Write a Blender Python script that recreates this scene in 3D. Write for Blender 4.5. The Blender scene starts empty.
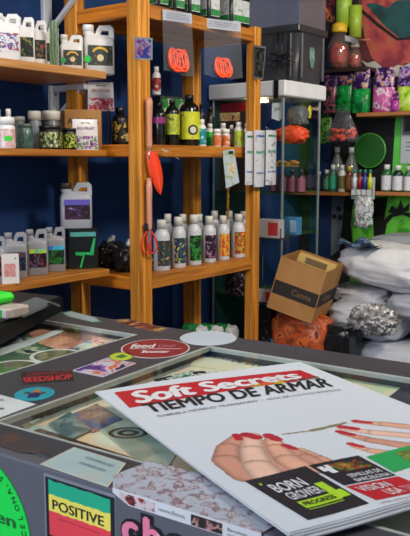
import bpy, math, random
from mathutils import Vector, Matrix, noise
C = bpy.context.scene.collection
PI = math.pi
R = math.radians

# ------------------------------------------------------------------ camera numbers
F, CX, CY, HOR = 770.0, 205.0, 268.0, 162.0
PITCH = math.atan((CY - HOR) / F)
CAMP = Vector((0, 0, 1.30))
def ray(x, y):
    r = (x - CX) / F; u = (CY - y) / F
    return Vector((r, math.cos(PITCH) + u * math.sin(PITCH), -math.sin(PITCH) + u * math.cos(PITCH)))

class Frame:
    """a set of floor axes (u, v) of a piece of furniture"""
    def __init__(s, o, az):
        a = R(az); s.o = Vector(o); s.rz = PI / 2 - a
        s.U = Vector((math.sin(a), math.cos(a), 0)); s.V = Vector((-math.cos(a), math.sin(a), 0))
    def w(s, p): return s.o + s.U * p[0] + s.V * p[1] + Vector((0, 0, p[2]))
    def _hit(s, x, y, n, c):
        d = ray(x, y); t = (c - (CAMP - s.o).dot(n)) / d.dot(n); P = CAMP + d * t - s.o
        return Vector((P.dot(s.U), P.dot(s.V), P.z))
    def atv(s, x, y, v): return s._hit(x, y, s.V, v)
    def atu(s, x, y, u): return s._hit(x, y, s.U, u)
    def atz(s, x, y, z): return s._hit(x, y, Vector((0, 0, 1)), z)
    def px(s, p): return s.w(p).y / 770.0          # metres per pixel there
_r = ray(151, 162)
SF = Frame((_r.x / _r.y * 3, 3, 0), 37)            # shelving, walls
CF = Frame((0, 0, 0), 34)                          # counter
WF = Frame((0, 0, 0), 90)                          # world axes (u = x, v = y)
CF_Z = 1.02

# ------------------------------------------------------------------ materials
def lin(h):
    h = h.lstrip('#'); c = [int(h[i:i + 2], 16) / 255 for i in (0, 2, 4)]
    return tuple((x / 12.92 if x <= .04045 else ((x + .055) / 1.055) ** 2.4) for x in c) + (1,)
_m = {}
def new_mat(name):
    m = bpy.data.materials.new(name); m.use_nodes = True
    nt = m.node_tree; b = nt.nodes['Principled BSDF']
    return m, nt, b
def mat(hexc, rough=.5, metal=0, bump=0, bscale=60, spec=.5, var=.06, emit=0):
    k = (hexc, rough, metal, bump, bscale, spec, var, emit)
    if k in _m: return _m[k]
    m, nt, b = new_mat('m' + hexc)
    c = lin(hexc)
    tc = nt.nodes.new('ShaderNodeTexCoord'); nz = nt.nodes.new('ShaderNodeTexNoise')
    nz.inputs['Scale'].default_value = 9; nz.inputs['Detail'].default_value = 4
    nt.links.new(tc.outputs['Object'], nz.inputs['Vector'])
    rp = nt.nodes.new('ShaderNodeValToRGB')
    rp.color_ramp.elements[0].position = .3; rp.color_ramp.elements[1].position = .7
    rp.color_ramp.elements[0].color = tuple(x * (1 - var) for x in c[:3]) + (1,)
    rp.color_ramp.elements[1].color = tuple(min(1, x * (1 + var)) for x in c[:3]) + (1,)
    nt.links.new(nz.outputs['Fac'], rp.inputs['Fac']); nt.links.new(rp.outputs['Color'], b.inputs['Base Color'])
    b.inputs['Roughness'].default_value = rough; b.inputs['Metallic'].default_value = metal
    b.inputs['Specular IOR Level'].default_value = spec
    if emit:
        b.inputs['Emission Color'].default_value = c; b.inputs['Emission Strength'].default_value = emit
    if bump:
        n2 = nt.nodes.new('ShaderNodeTexNoise'); n2.inputs['Scale'].default_value = bscale; n2.inputs['Detail'].default_value = 5
        nt.links.new(tc.outputs['Object'], n2.inputs['Vector'])
        bp = nt.nodes.new('ShaderNodeBump'); bp.inputs['Strength'].default_value = bump; bp.inputs['Distance'].default_value = .01
        nt.links.new(n2.outputs['Fac'], bp.inputs['Height']); nt.links.new(bp.outputs['Normal'], b.inputs['Normal'])
    _m[k] = m; return m
def wood(dark, light, axis, sc=1.0, rough=.45):
    k = (dark, light, axis, sc, 'w')
    if k in _m: return _m[k]
    m, nt, b = new_mat('wood')
    tc = nt.nodes.new('ShaderNodeTexCoord'); mp = nt.nodes.new('ShaderNodeMapping')
    s = [55 * sc] * 3; s[axis] = 2.2 * sc; mp.inputs['Scale'].default_value = s
    nz = nt.nodes.new('ShaderNodeTexNoise'); nz.inputs['Scale'].default_value = 1; nz.inputs['Detail'].default_value = 6
    nz.inputs['Distortion'].default_value = .8
    nt.links.new(tc.outputs['Object'], mp.inputs['Vector']); nt.links.new(mp.outputs['Vector'], nz.inputs['Vector'])
    rp = nt.nodes.new('ShaderNodeValToRGB'); e = rp.color_ramp.elements
    e[0].position = .32; e[0].color = lin(dark); e[1].position = .62; e[1].color = lin(light)
    nt.links.new(nz.outputs['Fac'], rp.inputs['Fac']); nt.links.new(rp.outputs['Color'], b.inputs['Base Color'])
    b.inputs['Roughness'].default_value = rough
    bp = nt.nodes.new('ShaderNodeBump'); bp.inputs['Strength'].default_value = .12; bp.inputs['Distance'].default_value = .004
    nt.links.new(nz.outputs['Fac'], bp.inputs['Height']); nt.links.new(bp.outputs['Normal'], b.inputs['Normal'])
    _m[k] = m; return m
def blot(cols, scale=60, seed=0, rough=.4, kind='n', interp='CONSTANT', metal=0, bump=0):
    """a printed surface: blots of the given colours; cols = [(pos, hex), ...]"""
    k = (tuple(cols), scale, seed, rough, kind, interp, metal, bump)
    if k in _m: return _m[k]
    m, nt, b = new_mat('print')
    tc = nt.nodes.new('ShaderNodeTexCoord'); mp = nt.nodes.new('ShaderNodeMapping')
    mp.inputs['Location'].default_value = (seed * 3.7, seed * 1.3, seed * 2.1)
    nt.links.new(tc.outputs['Object'], mp.inputs['Vector'])
    if kind == 'v':
        t = nt.nodes.new('ShaderNodeTexVoronoi'); out = t.outputs['Distance']
    elif kind == 'w':
        t = nt.nodes.new('ShaderNodeTexWave'); t.inputs['Distortion'].default_value = 6; t.inputs['Detail'].default_value = 3; out = t.outputs['Fac']
    else:
        t = nt.nodes.new('ShaderNodeTexNoise'); t.inputs['Detail'].default_value = 3; t.inputs['Distortion'].default_value = .5; out = t.outputs['Fac']
    t.inputs['Scale'].default_value = scale
    nt.links.new(mp.outputs['Vector'], t.inputs['Vector'])
    rp = nt.nodes.new('ShaderNodeValToRGB'); rp.color_ramp.interpolation = interp
    while len(rp.color_ramp.elements) < len(cols): rp.color_ramp.elements.new(.5)
    for e, (p_, h) in zip(rp.color_ramp.elements, cols): e.position = p_; e.color = lin(h)
    nt.links.new(out, rp.inputs['Fac']); nt.links.new(rp.outputs['Color'], b.inputs['Base Color'])
    b.inputs['Roughness'].default_value = rough; b.inputs['Metallic'].default_value = metal
    if bump:
        bp = nt.nodes.new('ShaderNodeBump'); bp.inputs['Strength'].default_value = bump; bp.inputs['Distance'].default_value = .01
        nt.links.new(out, bp.inputs['Height']); nt.links.new(bp.outputs['Normal'], b.inputs['Normal'])
    _m[k] = m; return m
def clear(name, tint='#ffffff', gloss=.12, haze=0.0, hazec='#ffffff', rough=.05, fresnel=True, bump=0):
    k = ('clear', tint, gloss, haze, hazec, rough, fresnel, bump)
    if k in _m: return _m[k]
    m = bpy.data.materials.new(name); m.use_nodes = True; nt = m.node_tree; nt.nodes.clear()
    o = nt.nodes.new('ShaderNodeOutputMaterial'); tr = nt.nodes.new('ShaderNodeBsdfTransparent'); gl = nt.nodes.new('ShaderNodeBsdfGlossy')
    tr.inputs['Color'].default_value = lin(tint); gl.inputs['Roughness'].default_value = rough
    mx = nt.nodes.new('ShaderNodeMixShader')
    if fresnel:
        fr = nt.nodes.new('ShaderNodeFresnel'); fr.inputs['IOR'].default_value = 1.22
        ad = nt.nodes.new('ShaderNodeMath'); ad.operation = 'ADD'; ad.inputs[1].default_value = gloss; ad.use_clamp = True
        ge = nt.nodes.new('ShaderNodeNewGeometry'); sb = nt.nodes.new('ShaderNodeMath'); sb.operation = 'SUBTRACT'; sb.inputs[0].default_value = 1
        ml = nt.nodes.new('ShaderNodeMath'); ml.operation = 'MULTIPLY'
        nt.links.new(ge.outputs['Backfacing'], sb.inputs[1]); nt.links.new(sb.outputs[0], ml.inputs[0]); nt.links.new(ad.outputs[0], ml.inputs[1])
        nt.links.new(fr.outputs['Fac'], ad.inputs[0]); nt.links.new(ml.outputs[0], mx.inputs['Fac'])
    else: mx.inputs['Fac'].default_value = gloss
    if bump:
        tc = nt.nodes.new('ShaderNodeTexCoord'); n2 = nt.nodes.new('ShaderNodeTexNoise'); n2.inputs['Scale'].default_value = 35
        nt.links.new(tc.outputs['Object'], n2.inputs['Vector'])
        bp = nt.nodes.new('ShaderNodeBump'); bp.inputs['Strength'].default_value = bump; bp.inputs['Distance'].default_value = .02
        nt.links.new(n2.outputs['Fac'], bp.inputs['Height']); nt.links.new(bp.outputs['Normal'], gl.inputs['Normal'])
    nt.links.new(tr.outputs[0], mx.inputs[1]); nt.links.new(gl.outputs[0], mx.inputs[2]); last = mx
    if haze:
        df = nt.nodes.new('ShaderNodeBsdfDiffuse'); df.inputs['Color'].default_value = lin(hazec)
        m2 = nt.nodes.new('ShaderNodeMixShader'); m2.inputs['Fac'].default_value = haze
        nt.links.new(mx.outputs[0], m2.inputs[1]); nt.links.new(df.outputs[0], m2.inputs[2]); last = m2
    nt.links.new(last.outputs[0], o.inputs['Surface'])
    _m[k] = m; return m

PINEZ = wood('#96580f', '#dc9434', 2); PINEX = wood('#864c10', '#c47e2c', 0); PINEY = wood('#9a540c', '#dc8422', 1)
WHITE = mat('#dcdcdc', .35); CAPW = mat('#e6e6e4', .3); BLACK = mat('#0d0d10', .35); GREYPL = mat('#9a9ca4', .4)
GLASS = clear('glass', '#fbfdfc', .03); PLAST = clear('polybag', '#f8f8fa', .07, .05, '#d8dce4', .16, True, 1.0)
CARD = blot([(0, '#8a5f34'), (.5, '#a3743f'), (1, '#b08350')], 12, 3, .8, interp='LINEAR')
STEEL = mat('#8c8f94', .3, .9)

# ------------------------------------------------------------------ mesh building
class MB:
    def __init__(s): s.v = []; s.f = []; s.mi = []; s.sm = []
    def add(s, vs, fs, mi=0, smooth=False):
        n = len(s.v); s.v += [tuple(p) for p in vs]
        for f in fs: s.f.append([i + n for i in f]); s.mi.append(mi); s.sm.append(smooth)
        return s
    def box(s, c, d, mi=0, b=0.0, rot=None):
        x, y, z = [t / 2 for t in d]; b = min(b, x * .9, y * .9, z * .9)
        if b <= 0:
            vs = [(i * x, j * y, k * z) for i in (-1, 1) for j in (-1, 1) for k in (-1, 1)]
            fs = [(0, 1, 3, 2), (4, 6, 7, 5), (0, 4, 5, 1), (2, 3, 7, 6), (0, 2, 6, 4), (1, 5, 7, 3)]
        else:
            vs = []; idx = {}
            for i in (-1, 1):
                for j in (-1, 1):
                    for k in (-1, 1):
                        for a in range(3):
                            p = [i * (x - b), j * (y - b), k * (z - b)]
                            p[a] = [i * x, j * y, k * z][a]
                            idx[(i, j, k, a)] = len(vs); vs.append(tuple(p))
            fs = []
            for a in range(3):
                o1, o2 = (a + 1) % 3, (a + 2) % 3
                for sg in (-1, 1):
                    q = []
                    for (p1, p2) in ((-1, -1), (1, -1), (1, 1), (-1, 1)):
                        t = [0, 0, 0]; t[a] = sg; t[o1] = p1; t[o2] = p2; q.append(idx[(t[0], t[1], t[2], a)])
                    fs.append(q if sg > 0 else q[::-1])
                for p1 in (-1, 1):
                    for p2 in (-1, 1):
                        q = []
                        for sg, ax in ((-1, o1), (1, o1), (1, o2), (-1, o2)):
                            t = [0, 0, 0]; t[a] = sg; t[o1] = p1; t[o2] = p2; q.append(idx[(t[0], t[1], t[2], ax)])
                        fs.append(q if p1 * p2 < 0 else q[::-1])
            for i in (-1, 1):
                for j in (-1, 1):
                    for k in (-1, 1):
                        q = [idx[(i, j, k, 0)], idx[(i, j, k, 1)], idx[(i, j, k, 2)]]
                        fs.append(q if i * j * k > 0 else q[::-1])
        if rot is not None: vs = [tuple(rot @ Vector(p)) for p in vs]
        vs = [(p[0] + c[0], p[1] + c[1], p[2] + c[2]) for p in vs]
        return s.add(vs, fs, mi)
    def lathe(s, prof, c=(0, 0, 0), n=20, mi=0, a0=0, a1=2 * PI, sx=1, sy=1):
        full = abs(a1 - a0 - 2 * PI) < 1e-6; m = n if full else n + 1; vs = []; fs = []
        for r, z in prof:
            for i in range(m):
                a = a0 + (a1 - a0) * i / n
                vs.append((c[0] + r * math.cos(a) * sx, c[1] + r * math.sin(a) * sy, c[2] + z))
        for j in range(len(prof) - 1):
            for i in range(n if not full else m):
                k = (i + 1) % m if full else i + 1
                fs.append((j * m + i, j * m + k, (j + 1) * m + k, (j + 1) * m + i))
        s.add(vs, fs, mi, True)
        if full:
            b = len(s.v) - len(vs)
            if prof[0][0] > 0: s.f.append([b + i for i in range(m)][::-1]); s.mi.append(mi); s.sm.append(False)
            if prof[-1][0] > 0: s.f.append([b + (len(prof) - 1) * m + i for i in range(m)]); s.mi.append(mi); s.sm.append(False)
        return s
    def loft(s, secs, n=28, mi=0):
        """superellipse sections (z, half x, half y, centre x, exponent)"""
        vs = []; fs = []
        for z, hx, hy, cx, e in secs:
            for i in range(n):
                a = 2 * PI * i / n; ca, sa = math.cos(a), math.sin(a)
                vs.append((cx + hx * math.copysign(abs(ca) ** (2 / e), ca), hy * math.copysign(abs(sa) ** (2 / e), sa), z))
        for j in range(len(secs) - 1):
            for i in range(n):
                k = (i + 1) % n; fs.append((j * n + i, j * n + k, (j + 1) * n + k, (j + 1) * n + i))
        s.add(vs, fs, mi, True); b = len(s.v) - len(vs)
        s.f.append([b + i for i in range(n)][::-1]); s.mi.append(mi); s.sm.append(False)
        s.f.append([b + (len(secs) - 1) * n + i for i in range(n)]); s.mi.append(mi); s.sm.append(False)
        return s
    def tube(s, pts, r, n=10, mi=0, closed=False):
        pts = [Vector(p) for p in pts]; m = len(pts); vs = []; fs = []; up = None
        rr = r if isinstance(r, (list, tuple)) else [r] * m
        for i, p in enumerate(pts):
            a = pts[(i - 1) % m] if (i > 0 or closed) else p; b = pts[(i + 1) % m] if (i < m - 1 or closed) else p
            t = (b - a).normalized()
            if up is None: up = t.orthogonal()
            up = (up - t * up.dot(t)).normalized(); q = t.cross(up)
            for k in range(n):
                an = 2 * PI * k / n; vs.append(p + (up * math.cos(an) + q * math.sin(an)) * rr[i])
        for i in range(m if closed else m - 1):
            j = (i + 1) % m
            for k in range(n): fs.append((i * n + k, i * n + (k + 1) % n, j * n + (k + 1) % n, j * n + k))
        if not closed: fs += [tuple(range(n))[::-1], tuple(range((m - 1) * n, m * n))]
        return s.add(vs, fs, mi, True)
    def prism(s, poly, z0, z1, mi=0, fn=None):
        n = len(poly); fn = fn or (lambda x, y, z: (x, y, z))
        vs = [fn(x, y, z0) for x, y in poly] + [fn(x, y, z1) for x, y in poly]
        fs = [tuple(range(n))[::-1], tuple(range(n, 2 * n))] + [(i, (i + 1) % n, n + (i + 1) % n, n + i) for i in range(n)]
        return s.add(vs, fs, mi)
    def sheet(s, fn, nx, ny, th=0, mi=0, smooth=True):
        vs = [Vector(fn(i / nx, j / ny)) for j in range(ny + 1) for i in range(nx + 1)]
        fs = [(j * (nx + 1) + i, j * (nx + 1) + i + 1, (j + 1) * (nx + 1) + i + 1, (j + 1) * (nx + 1) + i) for j in range(ny) for i in range(nx)]
        return s.add(vs, fs, mi, smooth)
    def blob(s, h, e=(.6, .6), c=(0, 0, 0), amp=.0, fr=3., seed=0, n=40, m=24, mi=0, flat=0.0):
        """cushion shape: superellipsoid with creases"""
        vs = []; fs = []
        sg = lambda w, p_: math.copysign(abs(w) ** p_, w)
        for j in range(m + 1):
            t = -PI / 2 + PI * j / m
            for i in range(n):
                a = 2 * PI * i / n
                d = Vector((sg(math.cos(t), e[0]) * sg(math.cos(a), e[1]), sg(math.cos(t), e[0]) * sg(math.sin(a), e[1]), sg(math.sin(t), e[0])))
                k = 1 + amp * noise.noise(d * fr + Vector((seed * 7.1, seed, seed * 3.3))) + amp * .5 * noise.noise(d * fr * 3 + Vector((seed, seed * 5.1, 0)))
                k -= amp * .8 * abs(noise.noise(Vector((d.x * fr * 1.2, d.y * fr * 1.2, d.z * fr * .4)) + Vector((seed * 2.3, 9, 1))))
                z = d.z * k
                if flat and z < -1 + flat: z = -1 + flat
                vs.append((c[0] + d.x * k * h[0], c[1] + d.y * k * h[1], c[2] + z * h[2]))
        for j in range(m):
            for i in range(n):
                k = (i + 1) % n; fs.append((j * n + i, j * n + k, (j + 1) * n + k, (j + 1) * n + i))
        return s.add(vs, fs, mi, True)
    def xf(s, M):
        s.v = [tuple(M @ Vector(p)) for p in s.v]; return s
    def build(s, name, m, parent=None, loc=None, rz=0, label=None):
        me = bpy.data.meshes.new(name); me.from_pydata(s.v, [], s.f)
        for x in (m if isinstance(m, (list, tuple)) else [m]): me.materials.append(x)
        for p_, i, q in zip(me.polygons, s.mi, s.sm): p_.material_index = i; p_.use_smooth = q
        me.update(); o = bpy.data.objects.new(name, me); C.objects.link(o)
        if parent is not None: o.parent = parent
        if loc is not None: o.location = loc
        if rz: o.rotation_euler.z = rz
        if label: o['label'] = label
        return o
def tag(o, label, cat, group=None, kind=None):
    if label: o['label'] = label
    if cat: o['category'] = cat
    if group: o['group'] = group
    if kind: o['kind'] = kind
    return o
def thing(name, label, cat, fr, org, group=None, rz=0, rot=None):
    o = bpy.data.objects.new(name, None); C.objects.link(o); o.empty_display_size = .05
    o.location = fr.w(org); o.rotation_euler = (0, 0, fr.rz + rz)
    if rot: o.rotation_euler = (Matrix.Rotation(fr.rz + rz, 3, 'Z') @ rot).to_euler()
    return tag(o, label, cat, group)
def solo(mb, name, m, label, cat, fr, org, group=None, rz=0, rot=None, kind=None):
    o = mb.build(name, m, None, fr.w(org), fr.rz + rz)
    if rot: o.rotation_euler = (Matrix.Rotation(fr.rz + rz, 3, 'Z') @ rot).to_euler()
    return tag(o, label, cat, group, kind)
def struct(mb, name, m, fr=None, org=(0, 0, 0), parent=None):
    fr = fr or WF
    o = mb.build(name, m, parent, None if parent else fr.w(org), 0 if parent else fr.rz); o['kind'] = 'structure'; return o
def curve_mesh(splines, ext=0.0, bev=0.0):
    """filled outline (first spline) with holes -> (verts, faces)"""
    cu = bpy.data.curves.new('c', 'CURVE'); cu.dimensions = '2D'; cu.fill_mode = 'BOTH'; cu.extrude = ext; cu.bevel_depth = bev; cu.bevel_resolution = 2
    for sp in splines:
        q = cu.splines.new('POLY'); q.points.add(len(sp) - 1); q.use_cyclic_u = True
        for i, (x, y) in enumerate(sp): q.points[i].co = (x, y, 0, 1)
    return _ev(cu)
def _ev(cu):
    o = bpy.data.objects.new('t', cu); C.objects.link(o); dg = bpy.context.evaluated_depsgraph_get()
    me = bpy.data.meshes.new_from_object(o.evaluated_get(dg))
    vs = [v.co.copy() for v in me.vertices]; fs = [list(p.vertices) for p in me.polygons]
    bpy.data.objects.remove(o); bpy.data.curves.remove(cu); bpy.data.meshes.remove(me); return vs, fs
def text(mb, s_, fn, width=None, height=None, bold=.0, ext=0, mi=0, x0=0, y0=0, shear=0, sp=1.0, reg=True):
    """lettering fitted to width x height with its lower left corner at x0, y0, mapped by fn(x, y) -> xyz"""
    cu = bpy.data.curves.new('t', 'FONT'); cu.body = s_; cu.size = 1; cu.offset = bold if bold > .06 else 0; cu.shear = shear; cu.space_character = sp; cu.resolution_u = 3
    vs, fs = _ev(cu)
    if not vs: return
    ax, bx = min(v.x for v in vs), max(v.x for v in vs); ay, by = min(v.y for v in vs), max(v.y for v in vs)
    sx = width / (bx - ax) if width else None; sy = height / (by - ay) if height else sx
    if sx is None: sx = sy
    sh = [(0, 0)] if not 0 < bold <= .06 else [(-bold, 0), (bold, 0), (0, bold * .7), (0, -bold * .7)]
    o_ = Vector(fn(x0, y0)); nn = (Vector(fn(x0 + .001, y0)) - o_).cross(Vector(fn(x0, y0 + .001)) - o_).normalized()
    for i, (dx, dy) in enumerate(sh): mb.add([Vector(fn(x0 + (v.x - ax + dx) * sx, y0 + (v.y - ay + dy) * sy)) + nn * (.00004 * i) for v in vs], fs, mi)
    return (bx - ax) * sx
def arc(cx, cy, rx, ry, a0=0, a1=360, n=28):
    k = n if a1 - a0 >= 360 else n + 1
    return [(cx + rx * math.cos(R(a0 + (a1 - a0) * i / n)), cy + ry * math.sin(R(a0 + (a1 - a0) * i / n))) for i in range(k)]

# ================================================================== ROOM
WALLV, WALLU = .50, 2.0
BLUE = mat('#103466', .75, 0, .15, 25, .3, .18)
struct(MB().box((0, 0, -.05), (7, 6.5, .1)), 'floor', mat('#4a4540', .6), SF, (-.9, -2.6, 0))
struct(MB().box((0, 0, .05), (7, 6.5, .1)), 'ceiling', mat('#b0aea8', .8), SF, (-.9, -2.6, 2.9))
struct(MB().box((0, .05, 1.45), (7, .1, 2.9)), 'wall_back', BLUE, SF, (-.9, WALLV, 0))
struct(MB().box((.05, 0, 1.45), (.1, 6.0, 2.9)), 'wall_right', mat('#1a1416', .8, 0, .1, 20), SF, (WALLU, WALLV - 3.0, 0))

# ================================================================== PINE SHELVING UNIT
unit = thing('shelving_unit', 'open pine shelving unit with thick square posts and three shelves, behind the glass counter', 'shelving unit', SF, (0, 0, 0))
def loc_box(name, m, par, a, b, bev=.003, label=None):
    c = [(i + j) / 2 for i, j in zip(a, b)]; d = [abs(j - i) for i, j in zip(a, b)]
    return MB().box((0, 0, 0), d, 0, bev).build(name, m, par, c, 0, label)
UW = .724
for a, b in (((-.062, 0, 0), (.002, .062, 2.25)), ((UW, 0, 0), (UW + .05, .05, 1.905)), ((-.062, .33, 0), (-.012, .40, 2.25)), ((UW - .03, .33, 0), (UW + .03, .40, 1.905))):
    loc_box('post', PINEZ, unit, a, b)
ZL, ZM, ZT = .853, 1.367, 1.893
for z, h in ((ZL, .053), (ZM, .047), (ZT, .053), (.36, .05)):
    loc_box('front_beam', PINEX, unit, (.0021, .012, z - h), (UW - .0001, .045, z))
    loc_box('end_beam', PINEY, unit, (-.060, .0625, z - h), (-.025, .3295, z - .0002))
    loc_box('end_beam', PINEY, unit, (UW + .005, .0505, z - h), (UW + .04, .3295, z - .0002))
    loc_box('rear_beam', PINEX, unit, (-.0119, .345, z - h), (UW - .0301, .38, z - .0002))
    loc_box('shelf_board', PINEX, unit, (-.024, .0455, z - .022), (UW + .004, .3445, z - .0005))
loc_box('brace', PINEZ, unit, (.305, .345, ZT - .25), (.33, .372, ZT - .054))

# ================================================================== WALL SHELVES ON BRACKETS (left)
FV = .13
def wall_shelf(label, z, th, x_end, m):
    u1 = SF.atv(x_end, 150, FV).x
    o = solo(MB().box(((u1 - 1.1) / 2, (WALLV - .001 + FV) / 2 - 0, -th / 2), (u1 + 1.1, WALLV - .002 - FV, th), 0, .003), 'wall_shelf', m, label, 'shelf', SF, (0, 0, z), 'wall shelves left of the pine unit')
    return u1
ZA = 1.640; ZB = 1.345; ZC = .884
WSH = wood('#a8703a', '#cf9a5c', 0); WSD = wood('#8e5418', '#c07c2e', 0)
wall_shelf('pale wooden wall shelf carrying white jugs, highest of the left shelves', ZA, .028, 108, WSH)
wall_shelf('wooden wall shelf carrying tubs and a cardboard box, middle of the left shelves', ZB, .024, 107, WSD)
wall_shelf('wooden wall shelf carrying grey jugs, lowest of the left shelves', ZC, .028, 108, WSD)
def bracket(z, label, px, drop, arm, plate):
    u = SF.atv(px, 60, WALLV - .03).x
    t = thing('shelf_bracket', label, 'bracket', SF, (u, WALLV - .001, z), 'white metal shelf brackets')
    BM = mat('#c4c8d0', .4)
    MB().box((0, -.012, -plate / 2), (.045, .024, plate), 0, .004).build('wall_plate', BM, t)
    MB().box((0, -.0245 - arm / 2, -.0135), (.03, arm, .025), 0, .004).build('top_arm', BM, t)
    a2 = arm - .03; L = math.hypot(a2, drop - .04); rot = Matrix.Rotation(math.atan2(a2, drop - .04), 3, 'X')
    MB().box((0, -.02 - a2 / 2, -.026 - (drop - .04) / 2), (.026, .016, L), 0, .004, rot).build('diagonal_strut', BM, t)
    for dz in (-.3 * plate, -.85 * plate): MB().lathe([(.006, 0), (.006, .002), (.003, .004)], n=8).xf(Matrix.Translation((0, -.025, dz)) @ Matrix.Rotation(PI / 2, 4, 'X')).build('screw', STEEL, t)
bracket(ZA - .0285, 'white metal bracket under the highest left wall shelf, above the cardboard box', 55.5, .15, .185, .125)
bracket(2.05, 'white metal bracket with a diagonal strut at the top edge, above the two teal-label jugs', 50.5, .25, .30, .30)
MBs = MB().box((0, 0, .014), (.75, .36, .028), 0, .003)
solo(MBs, 'wall_shelf', WSH, 'wall shelf above the picture edge on the upper white bracket', 'shelf', SF, (-.56, WALLV - .185, 2.0505), 'wall shelves left of the pine unit')

# ================================================================== BOTTLES, JUGS, JARS
def place(fr, px, py, v=None, u=None):
    p = fr.atv(px, py, v) if v is not None else fr.atu(px, py, u)
    return p
def toward(fr, org):      # local angle pointing at the camera
    w = CAMP - fr.w(org); return math.atan2(w.y, w.x) - fr.rz
LAB = {}
def bottle(label, px, ybot, ytop, wpx, z, v=None, u=None, group=None, style='round', body=None, cap=None, lab=None, lz=(.12, .6), span=200, aim=0, kindname='bottle', cat='bottle'):
    p = place(SF, px, ybot, v, u); k = SF.px(p); org = (p.x, p.y, z)
    h = (ybot - ytop) * k; r = wpx * k / 2; body = body or WHITE; cap = cap or CAPW
    t = thing(kindname, label, cat, SF, org, group)
    if style == 'round': prof = [(r * .93, 0), (r, .02 * h), (r, .66 * h), (r * .93, .72 * h), (r * .62, .80 * h), (r * .5, .82 * h), (r * .5, .86 * h)]; cp = [(r * .56, .82 * h), (r * .56, .985 * h), (r * .5, h)]
    elif style == 'tall': prof = [(r * .93, 0), (r, .02 * h), (r, .72 * h), (r * .85, .79 * h), (r * .42, .86 * h), (r * .36, .9 * h)]; cp = [(r * .42, .88 * h), (r * .42, .99 * h), (r * .36, h)]
    elif style == 'jar': prof = [(r * .9, 0), (r, .03 * h), (r, .70 * h), (r * .86, .76 * h), (r * .86, .8 * h)]; cp = [(r * .98, .765 * h), (r * .98, .98 * h), (r * .93, h)]
    elif style == 'can': prof = [(r * .95, 0), (r, .02 * h), (r, .84 * h), (r * .9, .87 * h)]; cp = [(r * 1.02, .85 * h), (r * 1.02, .99 * h), (r * .97, h)]
    elif style == 'clear': prof = [(r * .85, 0), (r, .04 * h), (r, .5 * h), (r * .9, .6 * h), (r * .4, .8 * h), (r * .34, .9 * h)]; cp = [(r * .38, .88 * h), (r * .38, h), (r * .3, h)]
    MB().lathe(prof, n=20).build('body', body, t)
    c = MB().lathe(cp, n=20)
    c.build('cap', cap, t)
    if lab:
        a = toward(SF, org) + R(aim)
        MB().lathe([(r + .0008, lz[0] * h), (r + .0008, lz[1] * h)], n=16, a0=a - R(span / 2), a1=a + R(span / 2)).build('label', lab, t)
    return t
def jug(label, px, ybot, ytop, wpx, z, v, rz=-35, body=None, cap=None, lab=None, group=None, lz=(.17, .56), tagc=None):
    p = place(SF, px, ybot, v); k = SF.px(p); h = (ybot - ytop) * k; w = wpx * k; d = w * .52
    t = thing('jug', label, 'jug', SF, (p.x, p.y, z), group, R(rz)); body = body or WHITE; cap = cap or CAPW
    hx, hy = w / 2, d / 2
    b = MB().loft([(0, hx * .93, hy * .9, 0, 6), (.015 * h, hx, hy, 0, 6), (.66 * h, hx, hy, 0, 6), (.72 * h, hx * .93, hy * .9, 0, 5), (.755 * h, hx * .7, hy * .7, -.08 * w, 4), (.80 * h, hx * .36, hx * .36, -.29 * w, 2.2), (.89 * h, hx * .30, hx * .30, -.31 * w, 2)])
    b.build('body', body, t)
    MB().lathe([(hx * .36, .845 * h), (hx * .36, .955 * h), (hx * .33, .97 * h)], (-.31 * w, 0, 0), 18).build('cap', cap, t)
    vs, fs = curve_mesh([[(-.10 * w, .735 * h), (-.03 * w, .86 * h), (.06 * w, .955 * h), (.40 * w, .965 * h), (.485 * w, .91 * h), (.492 * w, .70 * h), (.3 * w, .69 * h), (.0 * w, .70 * h)],
                         [(.04 * w, .775 * h), (.10 * w, .875 * h), (.35 * w, .885 * h), (.385 * w, .86 * h), (.385 * w, .76 * h)]], d * .13, d * .05)
    MB().add([(q.x, -q.z, q.y) for q in vs], fs).build('handle', body, t)
    if lab:
        MB().box((.02 * w, -hy - .0006, (lz[0] + lz[1]) / 2 * h), (w * .80, .001, (lz[1] - lz[0]) * h)).build('label', lab[0], t); 
        lt = [c_ for c_ in t.children if c_.name.startswith('label')][0]
        off = lt.location
        if len(lab) > 1:
            vs, fs = curve_mesh([arc(.02 * w, (lz[0] + .55 * (lz[1] - lz[0])) * h, w * .28, w * .24, 20, 160) + arc(.02 * w, (lz[0] + .55 * (lz[1] - lz[0])) * h, w * .22, w * .17, 20, 160)[::-1]])
            MB().add([(q.x, -hy - .0014, q.y) for q in vs], fs).build('printed_arc', lab[1], lt)
            MB().lathe([(w * .11, 0), (w * .11, .0004)], n=20).xf(Matrix.Translation((.02 * w, -hy - .0012, (lz[0] + .38 * (lz[1] - lz[0])) * h)) @ Matrix.Rotation(PI / 2, 4, 'X')).build('emblem', lab[2], lt)
    if tagc:
        poly = []
        for i in range(24):
            rr = w * (.13 if i % 2 else .10); poly.append((rr * math.cos(i * PI / 12), rr * math.sin(i * PI / 12)))
        MB().prism(poly, 0, .0006, fn=lambda x, y, q: (x - .40 * w, -hy - .0016 - q, y + (lz[0] + .3 * (lz[1] - lz[0])) * h)).build('price_tag', mat(tagc, .5), t, label='round green price tag')
    return t
CREAM = mat('#d8d8da', .35)
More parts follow.
